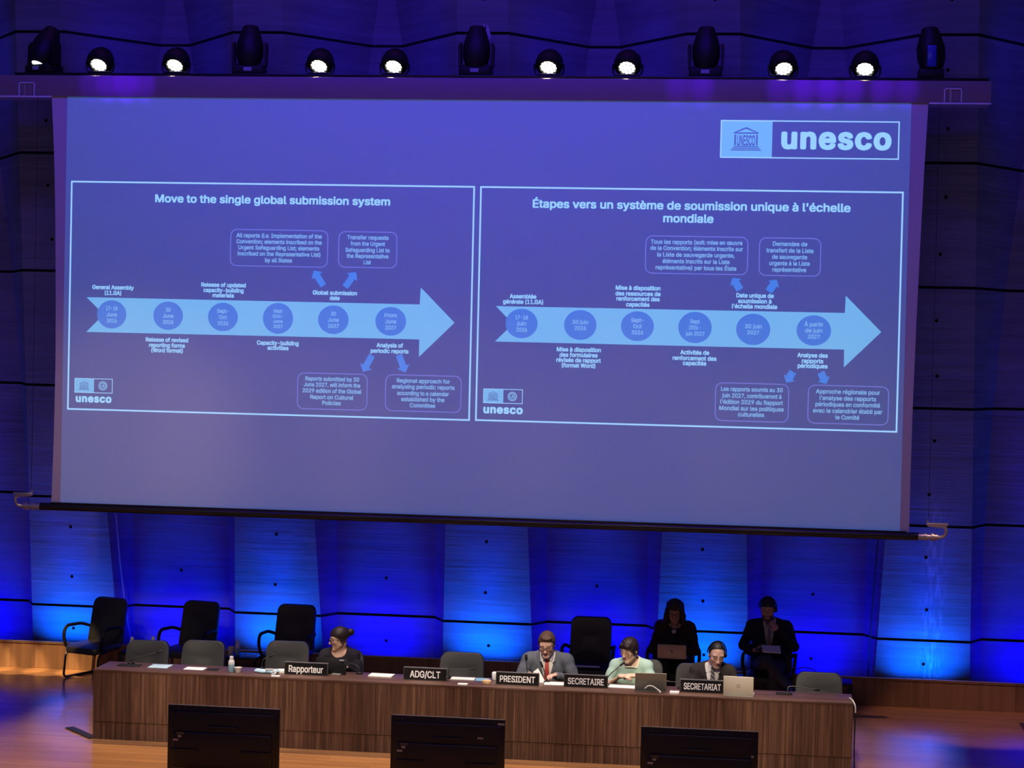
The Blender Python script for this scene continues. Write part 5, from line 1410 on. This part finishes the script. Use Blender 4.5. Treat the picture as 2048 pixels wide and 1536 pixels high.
        if collar:
            b = MB(); rr = 0.063
            ring = [(rr * math.sin(t), -rr * math.cos(t) + 0.004, -0.012 * max(0, math.cos(t))) for t in np.linspace(-2.95, 2.95, 25)]
            V = [c + Vector((x, y, z - 0.026)) for x, y, z in ring] + [c + Vector((x * 0.97, y * 0.97, z + 0.018)) for x, y, z in ring]
            n = len(ring); b.faces_from(V, [(i, i + 1, n + i + 1, n + i) for i in range(n - 1)], material)
            for q in (-1, 1):
                b.prism([c + Vector((q * 0.007, -0.068, 0.000)), c + Vector((q * 0.044, -0.050, 0.014)), c + Vector((q * 0.064, -0.050, -0.022)), c + Vector((q * 0.040, -0.076, -0.060))], material, (0, -0.004, 0))
            b.build('collar', sh, smooth=40)
        if tie:
            b = MB(); kz = c.z - 0.024; L = []
            ts = np.linspace(0, 1, 12)
            zb = s.T(vneck - 0.12).z
            for t in ts:
                z = kz - 0.022 + (zb - kz) * t; y = F.front(s.sh.x, max(z, F.lo[2] + 0.02), c.y - 0.06) - 0.007
                wv = 0.016 + 0.018 * t; L.append((z, y, wv))
            ys = [v[1] for v in L]; ys = [ys[0]] + [(ys[i - 1] + ys[i] * 2 + ys[i + 1]) / 4 for i in range(1, len(ys) - 1)] + [ys[-1]]
            L = [(v[0], y_, v[2]) for v, y_ in zip(L, ys)]
            L[0] = (L[0][0], min(L[0][1], c.y - 0.072), L[0][2])
            for (z0, y0, w0), (z1, y1, w1) in zip(L, L[1:]):
                b.faces_from([(s.sh.x - w0, y0 + 0.004, z0), (s.sh.x, y0 - 0.002, z0), (s.sh.x + w0, y0 + 0.004, z0), (s.sh.x - w1, y1 + 0.004, z1), (s.sh.x, y1 - 0.002, z1), (s.sh.x + w1, y1 + 0.004, z1)], [(0, 1, 4, 3), (1, 2, 5, 4)], tie)
            y = min(c.y - 0.072, L[0][1])
            b.prism([(s.sh.x - 0.021, y - 0.004, kz + 0.012), (s.sh.x + 0.021, y - 0.004, kz + 0.012), (s.sh.x + 0.014, y - 0.010, kz - 0.026), (s.sh.x - 0.014, y - 0.010, kz - 0.026)], tie, (0, 0.02, 0))
            b.build('tie', s.root, smooth=60)
        return sh
    def top(s, material, name='top', g=0.012, sleeve=1.0, neck_r=0.085, neck_drop=0.02, trim=None, rough=0.003):
        F = s.field(0.0042); s.torso(F, g, ga=0.012, sleeve=sleeve)
        if rough: F.rough(lambda X, Y, Z: rough * np.sin(42 * Z + 13 * X + 2 * np.sin(18 * X)) * np.sin(15 * X + 4))
        c = s.sh + Vector((0, -0.03, 0.075 - neck_drop))
        F.ell(c, (neck_r, neck_r * 0.95, 0.055 + neck_drop), None, 0.004, True)
        o = F.build(name, material, s.root, relax=4)
        if trim:
            pts = []
            for t in np.linspace(0, 2 * PI, 33)[:-1]:
                x = c.x + neck_r * 0.98 * math.sin(t); y = c.y - neck_r * 0.93 * math.cos(t)
                i = int(round((x - F.lo[0]) / F.h)); j = int(round((y - F.lo[1]) / F.h)); col = F.F[i, j, :]; kk = np.nonzero(col < 0)[0]
                z = float(F.ax[2][kk[-1]]) if len(kk) else c.z - 0.05
                pts.append((x, y, z))
            zz = np.array([p[2] for p in pts]); zz = (np.roll(zz, 1) + np.roll(zz, -1) + zz * 2) / 4
            b = MB(); b.tube([(p[0], p[1], z) for p, z in zip(pts, zz)], 0.0085, trim, 8, closed=True); b.build('neckline', o)
        return o
    def trousers(s, material):
        F = s.field(0.007, hi=Vector((s.hi.x, s.hi.y, max(s.T(0.30).z, s.knL.z + 0.11, s.knR.z + 0.11)))); s.legs(F, 0.010)
        F.rough(lambda X, Y, Z: 0.003 * np.sin(34 * Y + 20 * Z) * np.sin(25 * X))
        F.build('trousers', material, s.root)
        for nm, an, toe in (('shoe', s.anL, s.toeL), ('shoe', s.anR, s.toeR)):
            t = Vector(toe).normalized(); p = an - Vector((0, 0, 0.02))
            lo = Vector([min(p[i], p[i] + t[i] * 0.2) for i in range(3)]) - Vector((0.08, 0.08, 0.07)); hi = Vector([max(p[i], p[i] + t[i] * 0.2) for i in range(3)]) + Vector((0.08, 0.08, 0.08))
            F = Field(lo, hi, 0.006); F.cap(p - t * 0.04, p + t * 0.05, 0.042, 0.040, 0.02); F.cap(p + t * 0.03 - Vector((0, 0, 0.012)), p + t * 0.16 - Vector((0, 0, 0.022)), 0.038, 0.028, 0.03)
            F.build(nm, 'shoe', s.root)
    # ---- hair and things worn on the head
    def hairfield(s, h=0.0042, down=0.22, out=0.05):
        r = 0.15 * s.hs + out
        return Field(s.head - Vector((r, r, down)), s.head + Vector((r, r, 0.16)), h)
    def scalp(s, F, puff=0.010, line=((-0.10, 0.066), (-0.02, 0.050), (0.0, -0.02), (0.035, -0.05), (0.10, -0.085)), strands=0.0016, bias=0.0):
        F.ell(s.H((0, 0.016, 0.040)), [(v + puff) * s.hs for v in (0.075, 0.095, 0.083)], s.R, 0.0)
        F.ell(s.H((0, 0.040, -0.02)), [(v + puff * 0.7) * s.hs for v in (0.066, 0.066, 0.075)], s.R, 0.02)
        R, hd, q = s.R, np.array(s.head), s.hs
        ys = np.array([a for a, _ in line]); zs = np.array([c for _, c in line])
        def loc(X, Y, Z):
            x, y, z = X - hd[0], Y - hd[1], Z - hd[2]
            return [(R[0, i] * x + R[1, i] * y + R[2, i] * z) / q for i in range(3)]
        s.loc = loc
        def fn(X, Y, Z):
            x, y, z = loc(X, Y, Z)
            return (np.interp(y, ys, zs) + bias * x - z) * 0.7
        F.keep(fn)
        F.rough(lambda X, Y, Z: (lambda l: strands * np.sin(260 * l[0] + 60 * l[1] + 6 * np.sin(40 * l[2])) * np.sin(90 * l[2] + 130 * l[0]))(loc(X, Y, Z)))
    def glasses(s, material, rx=0.025, rz=0.018, r=0.0022, zc=0.002):
        b = MB()
        for m in (-1, 1):
            pts = [s.H((m * 0.032 + rx * math.cos(a) * (1 + 0.12 * abs(math.sin(2 * a))), -0.100 + 0.10 * (m * 0.032 + rx * math.cos(a)) ** 2 * 18 * 0.3, zc + rz * math.sin(a) * (1 + 0.14 * abs(math.sin(2 * a))))) for a in np.linspace(0, 2 * PI, 25)[:-1]]
            b.tube(pts, r, material, 6, closed=True)
            b.tube([s.H((m * (0.032 + rx), -0.096, zc + 0.006)), s.H((m * 0.078, -0.07, zc + 0.006)), s.H((m * 0.083, 0.005, zc + 0.006)), s.H((m * 0.082, 0.03, zc - 0.012))], r * 0.9, material, 6)
        b.tube([s.H((-0.010, -0.103, zc + 0.004)), s.H((0, -0.107, zc + 0.007)), s.H((0.010, -0.103, zc + 0.004))], r, material, 6)
        return b.build('glasses', s.root)
    def headphones(s, sides=(-1, 1), band=True, rr=0.030):
        b = MB()
        if band: b.tube([s.H((0.098 * math.cos(a), 0.012 + 0.030 * math.sin(a), 0.02 + 0.118 * math.sin(a))) for a in np.linspace(0, PI, 17)], 0.006, 'black_plastic', 8)
        for m in sides:
            ax = Vector(s.R @ np.array((m, 0, 0)))
            b.lathe([(rr * 0.8, -0.012), (rr, -0.008), (rr, 0.008), (rr * 0.75, 0.014), (rr * 0.4, 0.016)], 'black_plastic', s.H((m * 0.090, 0.012, -0.002)), 18, ax)
        return b.build('headphones', s.root)

# ------------------------------------------------------------------ the six people
# woman with the bun, turned to her right
p = Person('woman with dark hair in a bun and black glasses, turned aside behind a monitor', -4.25, 1.08, female=True, skin='tan', hip=(0, 0, 0.48), sh=(0.0, -0.10, 0.775), shw=0.150,
           head=(-0.005, -0.135, 0.945), hr=(-68, 12, 0), hs=0.96, faceup=True, brow=(0.02, 0.012, 0.01), elL=(-0.23, -0.20, 0.56), elR=(0.22, -0.18, 0.56), wrL=(-0.13, -0.42, 0.71), wrR=(0.14, -0.42, 0.71),
           hdL=(0.3, -0.95, 0.05), hdR=(-0.3, -0.95, 0.05))
p.top('knit_dark', 'sweater', 0.012, 1.0, 0.082, 0.035); p.trousers('trousers_dark')
F = p.hairfield(0.004, 0.16, 0.06)
p.scalp(F, 0.010, ((-0.10, 0.058), (-0.045, 0.040), (-0.01, 0.012), (0.012, -0.004), (0.03, -0.022), (0.06, -0.012), (0.10, 0.005)), 0.0008)
bun = p.H((0.0, 0.138, 0.045)); F.ell(bun, (0.036, 0.036, 0.036), None, 0.004); F.cap(p.H((0, 0.09, 0.05)), p.H((0, 0.11, 0.048)), 0.040, 0.026, 0.02)
hr = F.build('hair', 'hair_dark', p.root)
b = MB(); c = p.H((0, 0.108, 0.048)); ax = Vector(p.R @ np.array((0, 1, 0))); a1 = Vector(p.R @ np.array((1, 0, 0))); a2 = Vector(p.R @ np.array((0, 0, 1)))
b.tube([c + (a1 * math.cos(t) + a2 * math.sin(t)) * 0.027 for t in np.linspace(0, 2 * PI, 19)[:-1]], 0.006, 'tie_red', 8, closed=True); b.build('hair_tie', hr)
p.glasses('glass_black', 0.026, 0.019, 0.0032); p.headphones((1,), False, 0.016)

# man in the grey suit
p = Person('man in grey suit, red tie and dark glasses reading papers, head bowed', -2.115, 1.16, hip=(0, 0, 0.49), sh=(0, -0.16, 0.815), shw=0.192, head=(-0.005, -0.265, 0.985), hr=(-4, 24, 0), hs=1.0, belly=0.03,
           skin='fair', brow=(0.16, 0.09, 0.055), stubble=(0.45, 0.27, 0.20), elL=(-0.30, -0.24, 0.595), elR=(0.30, -0.24, 0.595), wrL=(-0.15, -0.53, 0.725), wrR=(0.12, -0.53, 0.725), hdL=(0.55, -0.8, 0.0), hdR=(-0.5, -0.85, 0.05))
p.shirt('shirt', 0.006, 'tie_red', vneck=0.45); p.jacket('suit_grey', 0.020, 0.42, 0.060); p.trousers('suit_grey')
F = p.hairfield(0.004, 0.14, 0.04)
p.scalp(F, 0.011, ((-0.11, 0.088), (-0.06, 0.078), (-0.03, 0.045), (-0.005, 0.0), (0.014, -0.02), (0.04, -0.06), (0.10, -0.085)), 0.0014, 0.10)
F.ell(p.H((0.012, -0.050, 0.108)), (0.055, 0.040, 0.020), p.R, 0.02); F.build('hair', 'hair_brown', p.root)
p.glasses('glass_brown', 0.027, 0.019, 0.0028)

# woman in the mint top
p = Person('woman with short dark hair and mint green top speaking into a microphone', -1.275, 1.17, female=True, hip=(0, 0, 0.48), sh=(0.0, -0.15, 0.79), shw=0.155, head=(-0.02, -0.235, 0.955), hr=(-30, 15, 0), hs=0.98,
           skin='warm', brow=(0.06, 0.04, 0.03), elL=(-0.25, -0.25, 0.585), elR=(0.25, -0.25, 0.585), wrL=(-0.085, -0.50, 0.735), wrR=(0.075, -0.49, 0.745), hdL=(0.75, -0.45, 0.12), hdR=(-0.75, -0.40, 0.10), hnL=(0.1, 0.3, -1), hnR=(0.1, 0.3, -1), curl=(28, 40, 30))
p.top('mint', 'tee_shirt', 0.016, 0.44, 0.084, 0.022, 'cream'); p.trousers('trousers_dark')
F = p.hairfield(0.004, 0.18, 0.04)
p.scalp(F, 0.013, ((-0.11, 0.060), (-0.06, 0.040), (-0.035, 0.00), (-0.01, -0.045), (0.03, -0.075), (0.10, -0.095)), 0.0016, 0.25)
F.ell(p.H((0.030, -0.070, 0.072)), (0.045, 0.034, 0.028), p.R, 0.015); F.chain([p.H((0.05, -0.075, 0.075)), p.H((0.071, -0.052, 0.035)), p.H((0.078, -0.022, -0.02))], [0.018, 0.017, 0.011], 0.01)
F.chain([p.H((-0.04, -0.070, 0.080)), p.H((-0.069, -0.050, 0.045)), p.H((-0.077, -0.020, -0.01))], [0.016, 0.014, 0.010], 0.01)
F.rough(lambda X, Y, Z: 0.0014 * np.sin(230 * X + 40 * Z) * np.sin(50 * Z + 120 * Y)); F.build('hair', 'hair_dark', p.root)
p.glasses('glass_thin', 0.025, 0.018, 0.0017)

# man with the headphones behind the silver laptop
p = Person('man in charcoal suit and patterned tie behind the silver laptop, head bowed', -0.455, 1.06, hip=(0, 0, 0.48), sh=(0, -0.15, 0.790), shw=0.158, head=(0.035, -0.235, 0.962), hr=(14, 22, 3), hs=0.98, skin='fair', brow=(0.03, 0.02, 0.015),
           stubble=(0.40, 0.25, 0.19), elL=(-0.24, -0.22, 0.575), elR=(0.26, -0.22, 0.575), wrL=(-0.03, -0.47, 0.725), wrR=(0.20, -0.47, 0.725), hdL=(0.4, -0.9, 0.0), hdR=(0.0, -1, 0.0))
p.shirt('shirt', 0.006, 'tie_pattern', vneck=0.45); p.jacket('suit_dark', 0.019, 0.42, 0.060); p.trousers('suit_dark')
F = p.hairfield(0.004, 0.14, 0.04)
p.scalp(F, 0.008, ((-0.11, 0.125), (-0.06, 0.112), (-0.03, 0.088), (-0.012, 0.050), (0.002, 0.0), (0.015, -0.02), (0.04, -0.06), (0.10, -0.085)), 0.0012)
F.build('hair', 'hair_black', p.root); p.headphones((1,), True, 0.026)

# long-haired person with the laptop on the lap
p = Person('person with long dark hair, glasses and dark coat, laptop on the lap', -0.945, 3.38, female=True, hip=(0, 0, 0.49), sh=(0.01, -0.11, 0.865), shw=0.160, head=(0.0, -0.20, 1.065), hr=(0, 26, 0), hs=0.99, skin='shaded', brow=(0.03, 0.02, 0.015),
           elL=(-0.245, -0.16, 0.62), elR=(0.245, -0.16, 0.62), wrL=(-0.10, -0.235, 0.635), wrR=(0.10, -0.235, 0.635), hdL=(0.35, -0.95, -0.20), hdR=(-0.35, -0.95, -0.20))
p.top('knit_dark', 'sweater', 0.006, 1.0, 0.08, 0.015); p.jacket('coat_dark', 0.022, 0.22, 0.058, 'coat'); p.trousers('trousers_dark')
F = p.hairfield(0.0045, 0.30, 0.05)
p.scalp(F, 0.014, ((-0.11, 0.064), (-0.06, 0.050), (-0.035, 0.0), (-0.02, -0.10), (0.0, -0.16), (0.10, -0.18)), 0.0016)
for q in (-1, 1):
    F.chain([p.H((q * 0.045, -0.05, 0.09)), p.H((q * 0.080, -0.020, 0.02)), p.H((q * 0.090, -0.005, -0.06)), p.head + Vector((q * 0.105, 0.03, -0.14)), p.head + Vector((q * 0.11, 0.03, -0.215))], [0.020, 0.026, 0.030, 0.030, 0.016], 0.02)
    F.chain([p.H((q * 0.05, 0.07, 0.03)), p.head + Vector((q * 0.07, 0.09, -0.10)), p.head + Vector((q * 0.075, 0.10, -0.20))], [0.05, 0.045, 0.03], 0.03)
F.rough(lambda X, Y, Z: 0.0022 * np.sin(170 * X + 120 * Y + 2 * np.sin(22 * Z)))
F.build('hair', 'hair_dark', p.root); p.glasses('glass_black', 0.026, 0.018, 0.0028)
b = MB(); c = Vector((0.0, p.FJ.front(0.0, 0.845, -0.22) - 0.02, 0.845)); c.y = -0.265
b.lathe([(0.022, 0), (0.024, 0.003), (0.024, 0.008), (0.020, 0.010)], 'pendant', c, 20, (0, -1, 0.2))
b.tube([(-0.055, -0.12, 0.94), (-0.035, -0.20, 0.90), (0, c.y, 0.868), (0.035, -0.20, 0.90), (0.055, -0.12, 0.94)], 0.0025, 'cable_black', 6)
b.build('pendant', p.root)['label'] = 'pale grey disc hanging at the chest'
LAP_BACK.location = (-0.955, 2.945, 0.568); LAP_BACK.rotation_euler = (0, 0, rad(-2))

# bearded man with crossed legs
p = Person('bearded man in dark suit with crossed legs, hand at his chin, holding a phone', 0.10, 3.38, hip=(0, 0, 0.49), sh=(0.0, -0.06, 0.915), shw=0.188, head=(-0.025, -0.155, 1.115), hr=(-2, 16, 0), hs=1.0, skin='shaded', beard=(0.05, 0.03, 0.025), brow=(0.02, 0.015, 0.012),
           elL=(-0.285, -0.10, 0.70), elR=(0.275, -0.20, 0.72), wrL=(-0.165, -0.31, 0.685), wrR=(0.095, -0.270, 0.905), hdL=(0.55, -0.75, 0.15), hdR=(-0.62, -0.02, 0.78), hnL=(0.3, 0.1, 0.9), hnR=(-0.45, 0.75, -0.35), thL=-1, thR=1, curl=(30, 45, 40), curlR=(35, 55, 45),
           knR=(0.065, -0.43, 0.475), anR=(0.030, -0.40, 0.09), toeR=(0.05, -1, 0), knL=(-0.03, -0.45, 0.60), anL=(0.215, -0.56, 0.345), toeL=(0.55, -0.6, -0.35))
p.shirt('shirt_grey', 0.006, 'tie_grey', vneck=0.35); p.jacket('suit_navy', 0.022, 0.22, 0.060); p.trousers('trousers_grey')
F = p.hairfield(0.004, 0.14, 0.04)
p.scalp(F, 0.010, ((-0.11, 0.070), (-0.05, 0.058), (-0.02, 0.03), (0.0, 0.0), (0.018, -0.02), (0.04, -0.06), (0.10, -0.085)), 0.0014)
F.build('hair', 'hair_black', p.root); p.headphones((1,), True, 0.030)
hp = p.o + p.wrL + Vector((0.55, -0.75, 0.15)).normalized() * 0.085 + Vector((0.02, 0, 0.024))
b = MB(); b.box((-0.036, -0.072, -0.004), (0.036, 0.072, 0.004), 'black_plastic', 0.003)
o = b.build('phone'); o.location = hp; o.rotation_euler = (rad(20), rad(-12), rad(-30)); setp(o, 'black phone in the left hand, seen from the front, of the bearded man', 'phone')
b = MB(); b.box((-0.10, -0.07, 0), (0.10, 0.07, 0.010), 'paper', 0.002); b.box((-0.10, -0.072, -0.003), (0.10, 0.071, 0), 'suit_navy', 0.001)
o = b.build('notebook'); o.location = (0.125, 2.975, 0.712); o.rotation_euler = (rad(24), rad(2), rad(6)); setp(o, 'open white notebook on the thigh of the bearded man', 'notebook')
